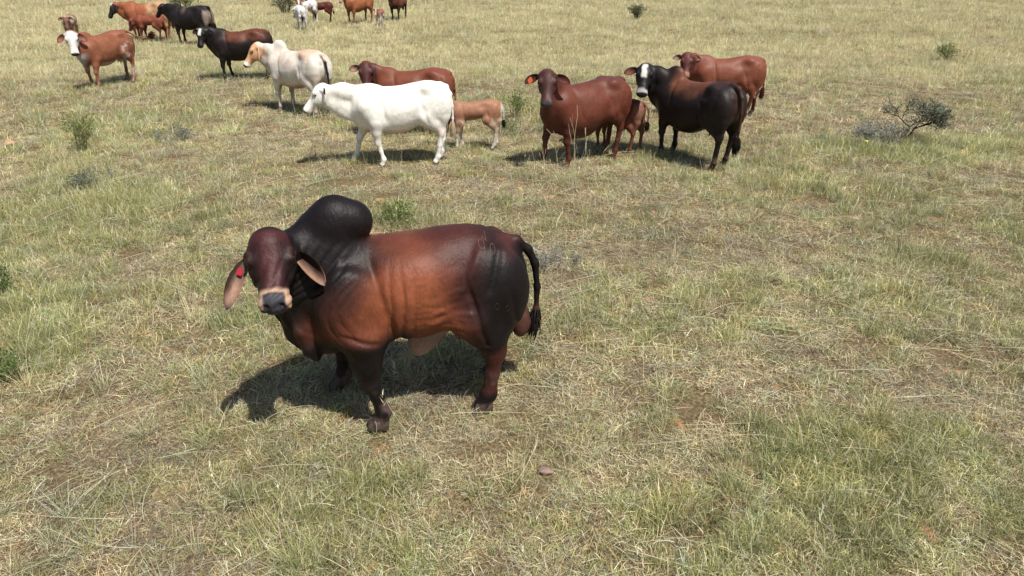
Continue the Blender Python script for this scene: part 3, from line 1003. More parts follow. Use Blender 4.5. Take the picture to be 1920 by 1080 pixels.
def scatter(name, coll, pts, rotz, scl, tint, pick, label, tiltx=None):
    """one object: points with instance attributes -> geometry nodes instances"""
    me = bpy.data.meshes.new(name)
    n = len(pts)
    me.vertices.add(n); me.vertices.foreach_set('co', np.asarray(pts, dtype=np.float32).ravel())
    def attr(nm, ty, vals, key):
        a = me.attributes.new(nm, ty, 'POINT'); a.data.foreach_set(key, np.asarray(vals, dtype=np.float32 if ty != 'INT' else np.int32).ravel())
    rot = np.zeros((n, 3)); rot[:, 2] = rotz
    if tiltx is not None: rot[:, :2] = tiltx
    attr('rot', 'FLOAT_VECTOR', rot, 'vector')
    sc_ = np.asarray(scl); sc_ = sc_ if sc_.ndim == 2 else np.stack([sc_] * 3, 1)
    attr('scl', 'FLOAT_VECTOR', sc_, 'vector')
    attr('pick', 'INT', pick, 'value')
    a = me.attributes.new('tint', 'FLOAT_COLOR', 'POINT'); cc = np.ones((n, 4), dtype=np.float32); cc[:, :3] = tint; a.data.foreach_set('color', cc.ravel())
    o = bpy.data.objects.new(name, me); C.objects.link(o)
    ng = bpy.data.node_groups.new(name + '_nodes', 'GeometryNodeTree')
    ng.interface.new_socket('Geometry', in_out='INPUT', socket_type='NodeSocketGeometry')
    ng.interface.new_socket('Geometry', in_out='OUTPUT', socket_type='NodeSocketGeometry')
    N, L = ng.nodes, ng.links
    gi, go = N.new('NodeGroupInput'), N.new('NodeGroupOutput')
    ip = N.new('GeometryNodeInstanceOnPoints')
    ci = N.new('GeometryNodeCollectionInfo'); ci.inputs['Collection'].default_value = coll; ci.inputs['Separate Children'].default_value = True; ci.inputs['Reset Children'].default_value = True
    def na(nm, ty):
        q = N.new('GeometryNodeInputNamedAttribute'); q.data_type = ty; q.inputs['Name'].default_value = nm; return q.outputs['Attribute']
    L.new(gi.outputs[0], ip.inputs['Points']); L.new(ci.outputs[0], ip.inputs['Instance'])
    ip.inputs['Pick Instance'].default_value = True
    L.new(na('pick', 'INT'), ip.inputs['Instance Index'])
    er = N.new('FunctionNodeEulerToRotation'); L.new(na('rot', 'FLOAT_VECTOR'), er.inputs[0]); L.new(er.outputs[0], ip.inputs['Rotation'])
    L.new(na('scl', 'FLOAT_VECTOR'), ip.inputs['Scale'])
    L.new(ip.outputs[0], go.inputs[0])
    md = o.modifiers.new('scatter', 'NODES'); md.node_group = ng
    tag(o, label, None, kind='stuff')
    return o


def view_points(density, ymin, ymax, r):
    """random ground points inside the widened view wedge between two distances"""
    w1 = lambda y: .90 * (np.abs(y) * .9 + 1.6) + 2.4
    area = (ymax - ymin) * 2 * w1(ymax)
    n = int(density * area)
    y = ymin + (ymax - ymin) * r.random(n); x = (r.random(n) * 2 - 1) * w1(ymax)
    k = np.abs(x) < w1(y)
    return x[k], y[k]


def px_ground(px, py):
    """ground position that the photograph shows at this pixel"""
    u, v = (px - 960) / 1280, (540 - py) / 1280
    th = rad(26.4); c, s = math.cos(th), math.sin(th)
    d = (u, c + v * s, -s + v * c); t = -3.2 / d[2]
    return d[0] * t, d[1] * t


# places where the grass stands greener: (px, py, radius x, radius y in metres, strength)
GREEN_SPOTS = [(200, 370, 1.3, .9, 1.0), (170, 300, .8, .7, .6), (90, 420, 1.5, .8, .6), (60, 640, .8, .7, .9), (30, 560, .7, .5, .9), (560, 1010, .7, .45, .8), (480, 940, .5, .3, .5),
               (740, 410, .4, .5, 1.0), (1140, 600, .35, .3, .8), (1650, 540, .7, .4, .7), (1640, 275, 1.4, .8, .6), (1850, 280, 1.6, 1.0, .8), (1560, 840, .7, .4, 1.0), (1450, 1010, .6, .4, .8), (1850, 950, .8, .6, .7),
               (1600, 350, 2.0, .8, .7), (1300, 340, 2., .8, .4), (280, 240, 1.6, 1.2, .5), (980, 200, 1.0, 1.5, .7), (1480, 880, .4, .4, .6), (600, 30, 4, 5, .3), (250, 100, 5, 4, .35), (520, 600, .5, .4, .6),
               (60, 870, .5, .5, .6), (760, 930, .4, .3, .4), (1750, 600, 1.2, .8, .4), (1330, 760, .4, .3, .3), (720, 1060, .5, .3, .5), (1220, 520, .8, .6, .2), (450, 560, .6, .6, .4), (1000, 950, .5, .3, .2)]
GS = [(*px_ground(a, b), c, d, e) for a, b, c, d, e in GREEN_SPOTS]


def greenness(x, y):
    P = np.stack([x, y, x * 0], 1)
    g = (fbm(P, .55, 3, 21) - .5) * 1.6 + (vnoise(P, 2.6, 25) - .5) * 1.1 + (vnoise(P, 7, 27) - .5) * .7
    v = .32 + g * .62
    for (cx, cy, rx, ry, s_) in GS:
        v = v + s_ * .58 * np.exp(-(((x - cx) / rx) ** 2 + ((y - cy) / ry) ** 2))
    v = v - .12 * sstep(10, 25, y) + .10 * sstep(4.2, 3.0, y)
    return np.clip(v, 0, 1)


G_SHORT = bpy.data.collections.new('grass_clump_shapes')
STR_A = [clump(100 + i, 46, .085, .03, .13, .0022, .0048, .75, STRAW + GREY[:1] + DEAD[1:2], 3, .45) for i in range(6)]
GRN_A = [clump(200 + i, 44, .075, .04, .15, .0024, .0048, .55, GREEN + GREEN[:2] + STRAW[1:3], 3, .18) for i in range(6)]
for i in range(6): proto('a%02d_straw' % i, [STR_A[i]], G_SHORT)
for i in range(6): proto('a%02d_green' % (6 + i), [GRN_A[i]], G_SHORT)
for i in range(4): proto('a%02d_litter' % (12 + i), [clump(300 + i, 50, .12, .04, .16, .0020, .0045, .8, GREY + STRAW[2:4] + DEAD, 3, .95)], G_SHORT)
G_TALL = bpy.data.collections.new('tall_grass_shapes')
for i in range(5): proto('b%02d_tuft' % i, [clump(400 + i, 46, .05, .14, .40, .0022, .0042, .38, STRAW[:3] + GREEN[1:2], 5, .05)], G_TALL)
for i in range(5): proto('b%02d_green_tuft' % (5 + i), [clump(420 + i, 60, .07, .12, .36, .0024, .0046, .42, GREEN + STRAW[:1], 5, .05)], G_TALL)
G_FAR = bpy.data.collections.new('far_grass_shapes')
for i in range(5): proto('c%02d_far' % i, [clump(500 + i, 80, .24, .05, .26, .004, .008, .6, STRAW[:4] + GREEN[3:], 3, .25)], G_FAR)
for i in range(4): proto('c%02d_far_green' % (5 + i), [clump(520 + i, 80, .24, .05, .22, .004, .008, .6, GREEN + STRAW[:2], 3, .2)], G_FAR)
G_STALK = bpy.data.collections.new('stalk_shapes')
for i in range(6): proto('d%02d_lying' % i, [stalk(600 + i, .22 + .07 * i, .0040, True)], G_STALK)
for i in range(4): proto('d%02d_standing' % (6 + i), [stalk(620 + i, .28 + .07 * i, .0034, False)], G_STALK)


def rnd_tint(r, n, lo=.82, hi=1.2, warm=.06):
    b = lo + (hi - lo) * r.random(n)
    wq = r.normal(0, warm, n)
    return np.stack([b * (1 + wq), b, b * (1 - wq)], 1)


# bare soil shows in a few places: (px, py, rx, ry)
BARE = [(px_ground(a, b), c, d) for a, b, c, d in [(1835, 530, .16, .10), (1560, 585, .25, .07), (100, 880, .18, .10), (105, 915, .15, .06), (975, 775, .20, .09), (1545, 580, .12, .08), (960, 1060, .12, .08), (1440, 770, .18, .06), (730, 655, .2, .1),
                                                     (640, 350, .5, .25), (1290, 1010, .2, .1), (18, 265, .25, .15), (1380, 870, .18, .07), (700, 345, .4, .2)]]


def keep(x, y, r):
    P = np.stack([x, y, x * 0], 1)
    k = (vnoise(P, 2.2, 31) * .6 + vnoise(P, 6, 33) * .4) > .27 + .08 * r.random(len(x))
    for ((cx, cy), rx, ry) in BARE:
        k &= (((x - cx) / rx) ** 2 + ((y - cy) / ry) ** 2) > .5 + .5 * r.random(len(x))
    return k


def short_grass():
    r = np.random.default_rng(77)
    PX, PY, SC = [], [], []
    for (y0, y1, dens, s_) in [(0, 1.6, 120, .85), (1.6, 4.5, 330, .80), (4.5, 7.5, 210, .92), (7.5, 13, 105, 1.12), (13, 22, 44, 1.5)]:
        x, y = view_points(dens, y0, y1, r)
        k = keep(x, y, r)
        PX.append(x[k]); PY.append(y[k]); SC.append(np.full(k.sum(), s_))
    x, y, s_ = np.concatenate(PX), np.concatenate(PY), np.concatenate(SC)
    n = len(x)
    g = greenness(x, y)
    u = r.random(n)
    P = np.stack([x, y, x * 0], 1)
    lit = sstep(.50, .70, vnoise(P, 1.1, 41) * .6 + vnoise(P, 3.1, 43) * .4)
    green = u < g * .95
    pick = np.where(green, 6 + r.integers(0, 6, n), r.integers(0, 6, n))
    pick = np.where(~green & (r.random(n) < .18 + .55 * lit), 12 + r.integers(0, 4, n), pick)
    sc_ = s_ * (.7 + .65 * r.random(n)) * (1 + .25 * (g - .4))
    t = rnd_tint(r, n, .62, 1.30, .07)
    t *= (.90 + .22 * vnoise(P, .8, 45))[:, None] * (.86 + .32 * vnoise(P, 5.0, 46))[:, None]
    t *= (1 + .14 * sstep(6, 14, y))[:, None]
    tus = .70 + .75 * sstep(.35, .75, vnoise(P, 3.6, 47))
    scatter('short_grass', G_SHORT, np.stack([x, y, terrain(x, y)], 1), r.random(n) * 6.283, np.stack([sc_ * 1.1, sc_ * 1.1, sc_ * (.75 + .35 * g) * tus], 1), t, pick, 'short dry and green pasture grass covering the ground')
    print('short grass', n)


def tall_grass():
    r = np.random.default_rng(78)
    PX, PY = [], []
    for (y0, y1, dens) in [(1.2, 5, 8), (5, 9, 6), (9, 22, 6)]:
        x, y = view_points(dens, y0, y1, r)
        P = np.stack([x, y, x * 0], 1)
        g = greenness(x, y)
        k = (r.random(len(x)) < .15 + .95 * np.clip(g - .35, 0, 1) + .25 * sstep(.5, .7, vnoise(P, .9, 51)) + .2 * sstep(9, 16, y))
        PX.append(x[k]); PY.append(y[k])
    for (a, b, nn, sx, sy) in [(205, 385, 70, .55, .35), (160, 320, 40, .5, .4), (90, 440, 36, .6, .4), (120, 520, 26, .7, .4), (300, 330, 24, .8, .5), (60, 200, 24, 1.2, .8), (1000, 110, 40, 3.0, 1.2), (800, 95, 30, 2.5, 1.2), (40, 650, 30, .35, .3), (20, 690, 20, .3, .2), (560, 1040, 16, .4, .2), (1560, 850, 20, .45, .25), (740, 425, 10, .2, .2),
                               (480, 560, 10, .4, .4), (520, 640, 8, .2, .2), (1640, 285, 20, .8, .35), (1850, 280, 16, .7, .4), (1420, 345, 16, 1.0, .4), (1340, 900, 10, .3, .2), (1750, 380, 14, .8, .4), (1480, 1000, 16, .5, .2)]:
        cx, cy = px_ground(a, b)
        PX.append(cx + r.normal(0, sx, nn)); PY.append(cy + r.normal(0, sy, nn))
    x, y = np.concatenate(PX), np.concatenate(PY)
    # keep the bull's near side open
    k = ~((np.abs(x + .6) < .75) & (np.abs(y - 4.2) < .55))
    x, y = x[k], y[k]
    n = len(x); g = greenness(x, y)
    pick = np.where(r.random(n) < g * 1.1, 5 + r.integers(0, 5, n), r.integers(0, 5, n))
    s_ = .55 + .45 * r.random(n)
    scatter('tall_grass', G_TALL, np.stack([x, y, terrain(x, y)], 1), r.random(n) * 6.283, s_, rnd_tint(r, n, .8, 1.15), pick, 'taller tufts of pale and green grass in the pasture')
    print('tall grass', n)


def far_grass():
    r = np.random.default_rng(79)
    PX, PY, SC = [], [], []
    for (y0, y1, dens, s_) in [(19, 30, 22, .85), (30, 46, 11, 1.1), (46, 75, 4, 1.5), (75, 130, 1.3, 2.4)]:
        x, y = view_points(dens, y0, y1, r)
        PX.append(x); PY.append(y); SC.append(np.full(len(x), s_))
    x, y, s_ = np.concatenate(PX), np.concatenate(PY), np.concatenate(SC)
    n = len(x); g = greenness(x, y)
    pick = np.where(r.random(n) < g * .9, 5 + r.integers(0, 4, n), r.integers(0, 5, n))
    P = np.stack([x, y, x * 0], 1)
    t = rnd_tint(r, n, .92, 1.28, .04) * (.94 + .2 * vnoise(P, .5, 61))[:, None]
    scatter('far_grass', G_FAR, np.stack([x, y, terrain(x, y)], 1), r.random(n) * 6.283, s_ * (.7 + .6 * r.random(n)), t, pick, 'pale knee high grass of the far pasture')
    print('far grass', n)


def stalks():
    r = np.random.default_rng(80)
    PX, PY = [], []
    for (y0, y1, dens) in [(1.2, 6, 26), (6, 12, 16), (12, 24, 9)]:
        x, y = view_points(dens, y0, y1, r)
        P = np.stack([x, y, x * 0], 1)
        k = r.random(len(x)) < .25 + 1.1 * sstep(.45, .7, vnoise(P, 1.2, 71))
        PX.append(x[k]); PY.append(y[k])
    x, y = np.concatenate(PX), np.concatenate(PY)
    n = len(x)
    pick = np.where(r.random(n) < .72, r.integers(0, 6, n), 6 + r.integers(0, 4, n))
    far = sstep(6, 20, y)
    sc_ = (.6 + .7 * r.random(n))
    z = terrain(x, y) + np.where(pick < 6, .015 + .05 * r.random(n), 0)
    scatter('grass_stalks', G_STALK, np.stack([x, y, z], 1), r.random(n) * 6.283, sc_ * (1 + .3 * far), rnd_tint(r, n, .8, 1.12, .05), pick, 'long bleached grass stalks lying and standing among the grass')
    print('stalks', n)


short_grass()
tall_grass()
far_grass()
stalks()
# ------------------------------------------------------------------ the herd
COW_TRUNK = [(-.80, 1.10, .90, .05), (-.77, 1.20, .82, .12), (-.70, 1.285, .76, .185), (-.58, 1.33, .74, .225), (-.42, 1.345, .72, .25), (-.22, 1.315, .60, .295),
             (0, 1.28, .52, .33), (.20, 1.27, .51, .32), (.38, 1.275, .54, .28), (.52, 1.28, .57, .235), (.66, 1.22, .62, .18), (.76, 1.12, .70, .13), (.82, .98, .80, .05)]
DEEP_TRUNK = [(x_, t_ - .015, b_ - .06 * math.exp(-((x_ - .15) / .45) ** 2), w_ * 1.06) for x_, t_, b_, w_ in COW_TRUNK]
CALF_TRUNK = [(-.74, 1.16, .98, .05), (-.70, 1.24, .90, .12), (-.62, 1.30, .86, .16), (-.50, 1.325, .86, .18), (-.36, 1.33, .86, .19), (-.20, 1.31, .84, .21),
              (0, 1.28, .80, .225), (.20, 1.275, .79, .22), (.36, 1.28, .79, .20), (.48, 1.29, .80, .18), (.60, 1.24, .82, .15), (.70, 1.12, .86, .10), (.76, 1.02, .92, .05)]


def ears_for(outer, inner=None, ln=.25, droop=.35, tag_l=None, tag_r=None, dirv=(.20, 1, -.05)):
    inner = lin(168, 132, 116) if inner is None else inner
    mk = lambda tg: dict(len=ln, wid=.135, dir=dirv, face=(.45, 0, 1), droop=droop, cup=.6, inner=inner * .8, outer=outer, edge=outer, tip=outer, tag=tg, tag_at=.5, tag_size=(.038, .06))
    return [mk(tag_l), mk(tag_r)]


def coat(base, legs=None, belly=None, head=None, low=None, front=None, rear=None, blaze=None, muzzle=None, back=None, blotch=None, nose=None, extra=None, vary=.3, noise_seed=0, cheeks=None, tone=.80):
    """hide colouring in the animal's own frame"""
    base = np.asarray(base)
    def f(V, N, H, ih):
        x, y, z = V.T
        n = fbm(V, 4, 3, noise_seed) - .5; n2 = fbm(V, 11, 3, noise_seed + 5) - .5
        c = np.repeat(base[None, :], len(V), 0)
        if back is not None: c = mixc(c, back[0], sstep(back[1], back[1] + .15, z + n * .2))
        if low is not None: c = mixc(c, low[0], sstep(low[1] + .12, low[1] - .12, z + n * .25))
        if front is not None: c = mixc(c, front[0], sstep(front[1] - .12, front[1] + .14, x + n * .35))
        if rear is not None: c = mixc(c, rear[0], sstep(rear[1] + .12, rear[1] - .14, x + n * .35))
        if belly is not None: c = mixc(c, belly[0], sstep(belly[1] + .05, belly[1] - .06, z + n * .12) * (np.abs(y) < .24) * (x < .6))
        if blotch is not None: c = mixc(c, blotch[0], sstep(blotch[1], blotch[1] + .05, fbm(V, blotch[2], 3, noise_seed + 9)))
        if legs is not None: c = mixc(c, legs[0], sstep(legs[1] + .08, legs[1] - .08, z + n2 * .15))
        if extra is not None: c = extra(c, V, n, n2)
        c = mixc(c, lin(132, 108, 90)[None, :], sstep(.50, .62, fbm(V, 7, 3, noise_seed + 60)) * sstep(.60, .15, z) * .45)      # dust on the legs
        t, s, h = H.T
        hc = np.repeat((base if head is None else np.asarray(head))[None, :], len(V), 0)
        if cheeks is not None: hc = mixc(hc, cheeks, sstep(.05, .09, np.abs(s)))
        if blaze is not None:
            col, w0, t0, t1 = blaze
            hc = mixc(hc, col, sstep(w0 + .015, w0 - .012, np.abs(s + n2 * .04)) * sstep(-.06, -.02, h) * sstep(t0 - .02, t0 + .02, t) * sstep(t1 + .02, t1 - .02, t))
        if muzzle is not None: hc = mixc(hc, muzzle, sstep(.40, .46, t + n2 * .06))
        if nose is not None: hc = mixc(hc, nose, sstep(.495, .51, t) * sstep(-.11, -.08, h))
        m = ih * sstep(-.05, .03, t) * sstep(-.235, -.19, h)
        c = mixc(c, hc, m)
        c = c * (1 + vary * n2[:, None] + vary * .5 * n[:, None]) * (1 if base.mean() > .35 else tone)
        g = c.mean(1, keepdims=True)
        return (c * .93 + g * .07).clip(0, 1).astype(np.float32)
    return f


def cow(**k):
    P = dict(S=1.0, vox=.016, trunk=COW_TRUNK, poll=(1.02, 0, 1.40), yaw=0, pitch=48, hs=.92, hwide=1.14, neck=.80, dewlap=.05, legs=[(0, 0)] * 4, hump=[((.50, 0, 1.26), (.15, .08, .08), .08)], udder=.75,
             tail=[(-.66, 0, 1.28, .045), (-.76, 0, 1.24, .034), (-.82, 0, 1.12, .024), (-.84, 0, .92, .019), (-.84, 0, .72, .017), (-.83, 0, .55, .016)], switch=(.18, .022, M_SWITCH_RED), leg=.95)
    P.update(k)
    return P


def calf(**k):
    P = dict(S=.62, vox=.016, trunk=CALF_TRUNK, poll=(.98, 0, 1.44), yaw=0, pitch=48, hs=1.08, neck=.66, neck_from=(.52, 0, 1.10), dewlap=.0, legs=[(0, 0)] * 4, udder=0, leg=.98, thigh=.78, stance=(.44, .13, -.54, .12), hooks=0,
             tail=[(-.60, 0, 1.26, .045), (-.70, 0, 1.22, .034), (-.76, 0, 1.08, .026), (-.78, 0, .88, .022), (-.78, 0, .66, .02)], switch=(.14, .02, M_SWITCH_RED), ttaper=.14)
    P.update(k)
    return P


D = math.degrees
RED = lin(128, 60, 42); RED2 = lin(142, 74, 50); DKRED = lin(84, 38, 32); BLK = lin(30, 25, 25); WHITE = lin(226, 222, 212); CREAM = lin(206, 198, 186); TAN = lin(176, 112, 74); BRN = lin(112, 64, 44)
BONE = lin(222, 218, 208)


def dv(vec): return math.atan2(vec[1], vec[0])


G1 = 'cattle standing in the dry pasture'
# white cow walking left
make_animal(cow(S=.98, poll=(1.22, .04, 1.32), pitch=47, yaw=4, hwide=1.0, legs=[(-.15, .03), (.30, .04), (.05, 0), (-.06, 0)], hump=[((.48, 0, 1.24), (.16, .08, .06), .08)], dewlap=.03, neck=.78, vox=.014,
                coat=coat(WHITE, low=(lin(214, 204, 192), .62), legs=(lin(226, 222, 214), .5), belly=(lin(205, 180, 164), .62), head=lin(222, 218, 210), nose=lin(150, 120, 112), vary=.03,
                          extra=lambda c, V, n, n2: mixc(c, lin(216, 208, 200), sstep(.55, .66, fbm(V, 2.4, 2, 44)) * .5)),
                ears=ears_for(lin(214, 206, 194), lin(120, 92, 80), ln=.22, droop=.1, dirv=(-.15, 1, -.15)), switch=(.18, .02, M_SWITCH_PALE)),
            'cow', 'pure white cow walking left across the pasture right behind the bull', 'cow', (-1.78, 11.08), dv((-1.13, -.20)), G1)
# red brown cow behind the white one
make_animal(cow(S=.925, hs=1.04, poll=(.90, .12, 1.42), yaw=100, pitch=58, legs=[(.05, 0), (-.08, 0), (.05, 0), (-.05, 0)],
                coat=coat(lin(122, 66, 44), front=(lin(110, 58, 40), .62), head=lin(82, 44, 40), back=(lin(122, 66, 50), 1.2)), ears=ears_for(lin(82, 40, 34), ln=.2, droop=.15)),
            'cow', 'chestnut cow facing the camera, its legs hidden behind the white cow', 'cow', (-1.84, 13.05), dv((-1, .05)), G1)
# tan and white calf beside the white cow's rump
make_animal(calf(S=.66, poll=(.95, 0, 1.34), pitch=55, legs=[(.06, .0), (-.10, 0), (.05, 0), (-.05, .03)], vox=.014,
                 coat=coat(lin(160, 112, 84), legs=(lin(214, 206, 194), .50), belly=(lin(190, 160, 136), .86), head=lin(180, 120, 84),
                           extra=lambda c, V, n, n2: mixc(c, lin(214, 202, 188), sstep(-.66, -.73, V[:, 0]) * sstep(1.3, 1.15, V[:, 2]))), ears=ears_for(lin(150, 86, 58)), switch=(.12, .02, M_SWITCH)),
            'calf', 'tan calf with white legs standing just behind the white cow', 'calf', (-.66, 12.08), dv((-1, -.12)), G1)
# red brown cow with an orange ear tag
make_animal(cow(S=1.02, trunk=[(a_, b_, c_ - .06 * math.exp(-((a_ - .1) / .5) ** 2), d_) for a_, b_, c_, d_ in DEEP_TRUNK], poll=(.86, .20, 1.52), yaw=57, pitch=50, hs=.98, hwide=1.2, legs=[(-.06, .04), (.14, .02), (.08, .03), (-.04, .0)], hump=[((.50, 0, 1.26), (.15, .08, .10), .08)], dewlap=.08, neck=.88, vox=.014,
                coat=coat(lin(108, 56, 40), front=(lin(100, 54, 40), .6), head=lin(74, 44, 40), back=(lin(98, 56, 50), 1.2), low=(lin(88, 46, 34), .70), nose=lin(70, 66, 70), muzzle=lin(78, 46, 42)),
                ears=ears_for(lin(60, 32, 30), lin(96, 50, 42), ln=.25, droop=.55, tag_r=M_TAG_ORANGE)),
            'cow', 'glossy red brown cow with an orange ear tag facing the camera', 'cow', (1.20, 11.44), dv((-1, -.58)), G1)
# calf behind her
make_animal(calf(S=.70, poll=(.95, .1, 1.30), pitch=60, yaw=20, legs=[(.0, .0), (-.05, 0), (.05, .05), (-.05, .05)],
                 tail=[(-.58, 0, 1.26, .045), (-.72, 0, 1.26, .036), (-.84, 0, 1.14, .028), (-.86, 0, .94, .022), (-.84, 0, .72, .02)],
                 coat=coat(lin(124, 66, 46), rear=(lin(134, 90, 72), -.60), back=(lin(96, 46, 36), 1.2), legs=(lin(128, 76, 58), .5)), ears=ears_for(DKRED), switch=(.16, .022, M_SWITCH)),
            'calf', 'small red brown calf half hidden behind the red brown cow with the ear tag', 'calf', (1.84, 12.05), dv((-1, .75)), G1)
# black brown cow with a white blaze
def blk_extra(c, V, n, n2):
    x, y, z = V.T
    c = mixc(c, lin(112, 66, 44)[None, :], sstep(1.02, 1.26, z + n * .35) * sstep(.50, .36, x) * sstep(-.45, -.25, x) * .9)
    c = mixc(c, lin(66, 40, 34)[None, :], sstep(1.26, 1.34, z) * sstep(-.2, -.5, x) * .7)
    c = mixc(c, lin(72, 46, 38)[None, :], np.exp(-(y / .10) ** 2) * sstep(-.70, -.78, x) * .9)
    return c
make_animal(cow(S=1.03, trunk=DEEP_TRUNK, poll=(.86, .34, 1.43), yaw=130, pitch=46, hs=.98, hwide=1.18, legs=[(.0, .0), (.06, .0), (-.04, .03), (.06, .02)], hump=[((.50, 0, 1.30), (.17, .10, .15), .07)], dewlap=.07, neck=.90, udder=.9, vox=.014,
                coat=coat(lin(38, 29, 28), head=lin(30, 26, 27), blaze=(BONE, .034, -.02, .24), muzzle=lin(170, 166, 164), nose=lin(40, 36, 38), extra=blk_extra, vary=.25,
                          ), ears=ears_for(lin(40, 28, 28), lin(124, 78, 64), ln=.24, droop=.25), tail=[(-.64, 0, 1.30, .05), (-.76, 0, 1.27, .038), (-.84, .0, 1.15, .028), (-.87, .0, .92, .022), (-.87, 0, .66, .019), (-.86, 0, .46, .017)], switch=(.20, .026, M_SWITCH)),
            'cow', 'black and dark brown cow with a white blaze looking back at the camera', 'cow', (3.02, 11.32), rad(124), G1)
# red cow behind the black one
make_animal(cow(S=.93, poll=(.93, .12, 1.37), yaw=82, pitch=56, hs=.96, legs=[(.0, .0), (.06, .0), (.12, .03), (-.12, .0)],
                coat=coat(lin(130, 72, 50), head=lin(94, 50, 44), front=(lin(124, 68, 48), .6), back=(lin(132, 76, 58), 1.2), low=(lin(100, 50, 38), .60), muzzle=lin(150, 110, 96)), ears=ears_for(lin(48, 28, 28), ln=.19, droop=.05)),
            'cow', 'orange red cow with head up standing beyond the black cow with the blaze', 'cow', (4.42, 14.55), dv((-1, .06)), G1)
# red cow with a white face
def wf_extra(c, V, n, n2):
    x, y, z = V.T
    r = sstep(.52, .60, fbm(V, 7, 3, 90))
    c = mixc(c, lin(178, 166, 158)[None, :], r * sstep(-.20, -.34, x) * sstep(-.72, -.55, x) * sstep(1.12, 1.0, z) * .8)
    c = mixc(c, lin(188, 182, 176)[None, :], sstep(.62, .76, x) * sstep(.95, .8, z) * .9)
    return c
make_animal(cow(S=.98, poll=(.94, .12, 1.42), yaw=47, pitch=60, hs=1.04, legs=[(.12, .05), (-.06, .02), (.10, .06), (-.10, .04)], hump=[((.50, 0, 1.30), (.18, .09, .08), .08)], dewlap=.09,
                coat=coat(lin(142, 86, 60), head=BONE,  belly=(lin(170, 150, 138), .64), legs=(lin(150, 92, 66), .4), extra=wf_extra, nose=lin(60, 54, 56), blotch=None),
                ears=ears_for(lin(100, 50, 40), lin(150, 100, 84), ln=.25, droop=.8, dirv=(.45, 1, -.1)),
                tail=[(-.66, 0, 1.30, .045), (-.80, .04, 1.27, .03), (-.93, .16, 1.16, .024), (-1.00, .34, 1.08, .022), (-1.02, .52, 1.10, .020), (-1.02, .62, 1.20, .02)], switch=(.22, .03, M_SWITCH_RED)),
            'cow', 'orange brown cow with a bright white face swishing its tail', 'cow', (-10.46, 18.4), rad(250), G1)
# black brown cow, white blaze, at the left
def bb_extra(c, V, n, n2):
    x, y, z = V.T
    return mixc(c, lin(108, 60, 42)[None, :], sstep(.98, 1.16, z + n * .3) * sstep(.45, .25, x + n * .2) * sstep(-.95, -.5, x) * .9)
make_animal(cow(S=.98, poll=(.94, .12, 1.36), yaw=76, pitch=58, legs=[(.02, .03), (-.06, .02), (.0, .02), (.05, .02)], neck=.92,
                coat=coat(lin(34, 27, 26), head=lin(28, 24, 25), blaze=(BONE, .036, .02, .22), extra=bb_extra), ears=ears_for(lin(34, 27, 27), lin(60, 44, 40), ln=.2), switch=(.2, .025, M_SWITCH)),
            'cow', 'black cow with chestnut back and a white forehead blaze left of the cream zebu cow', 'cow', (-7.22, 19.2), dv((-1, -.10)), G1)
# cream zebu
def cr_extra(c, V, n, n2):
    x, y, z = V.T
    c = mixc(c, lin(186, 146, 114)[None, :], sstep(1.12, 1.28, z + n * .4) * sstep(-.02, -.28, x + n * .4) * sstep(-.78, -.55, x) * .75)
    c = mixc(c, lin(186, 160, 140)[None, :], sstep(.0, .2, n + .06) * .55)
    c = mixc(c, lin(182, 168, 156)[None, :], sstep(.55, .7, x) * .6)
    c = mixc(c, lin(34, 28, 28)[None, :], sstep(-.815, -.84, x) * sstep(1.22, 1.12, z))
    return c
def zebu_folds(F):
    F.chain([(.92, .03, 1.02, .035), (.84, .02, .80, .035), (.76, .0, .62, .035)], k=.08)
make_animal(cow(S=1.02, poll=(.92, .26, 1.38), yaw=52, pitch=50, hs=.98, hwide=1.05, legs=[(-.02, .03), (.08, .02), (.0, .03), (.05, .02)], hump=[((.50, 0, 1.32), (.18, .10, .15), .07)], dewlap=.08, neck=.82, extra=[zebu_folds], udder=0,
                coat=coat(CREAM, head=lin(196, 148, 108), muzzle=lin(222, 212, 196), nose=lin(50, 44, 44), legs=(lin(184, 176, 166), .5), belly=(lin(170, 130, 112), .62), extra=cr_extra, vary=.14),
                ears=ears_for(lin(190, 160, 130), lin(150, 110, 90), ln=.30, droop=1.6, dirv=(.5, .8, -.3)),
                tail=[(-.66, 0, 1.28, .045), (-.78, 0, 1.25, .034), (-.85, 0, 1.12, .024), (-.88, 0, .90, .020), (-.88, 0, .66, .018), (-.87, 0, .52, .016)], switch=(.20, .028, M_SWITCH)),
            'cow', 'cream zebu cow with tan face, hump and loose dewlap', 'cow', (-4.58, 15.2), rad(146), G1)
# black cow in the back left
def bk_extra(c, V, n, n2):
    x, y, z = V.T
    c = mixc(c, lin(150, 132, 118)[None, :], sstep(-.64, -.74, x) * sstep(.6, .8, z) * sstep(1.24, 1.1, z) * .9)
    c = mixc(c, lin(104, 88, 74)[None, :], np.exp(-((x - .1) / .09) ** 2) * sstep(1.0, 1.2, z) * .8)
    return c
G2 = 'far cattle at the top of the photo'
FAR = dict(vox=.024, smooth=1)
make_animal(cow(S=1.04, poll=(1.05, .05, 1.34), yaw=10, pitch=50, legs=[(-.05, .03), (.10, .02), (.0, .03), (.08, .02)], neck=.95, udder=0,
                coat=coat(lin(36, 30, 30), head=lin(34, 29, 30), legs=(lin(30, 25, 26), .6), extra=bk_extra), ears=ears_for(lin(34, 28, 28), ln=.18), switch=(.2, .025, M_SWITCH),
                tail=[(-.66, 0, 1.30, .045), (-.80, 0, 1.28, .034), (-.88, 0, 1.12, .028), (-.90, 0, .90, .024), (-.88, 0, .66, .022)], **FAR),
            'cow', 'black cow with a pale patch on its rump in the far left group', 'cow', px_ground(368, 84), rad(166), G2)
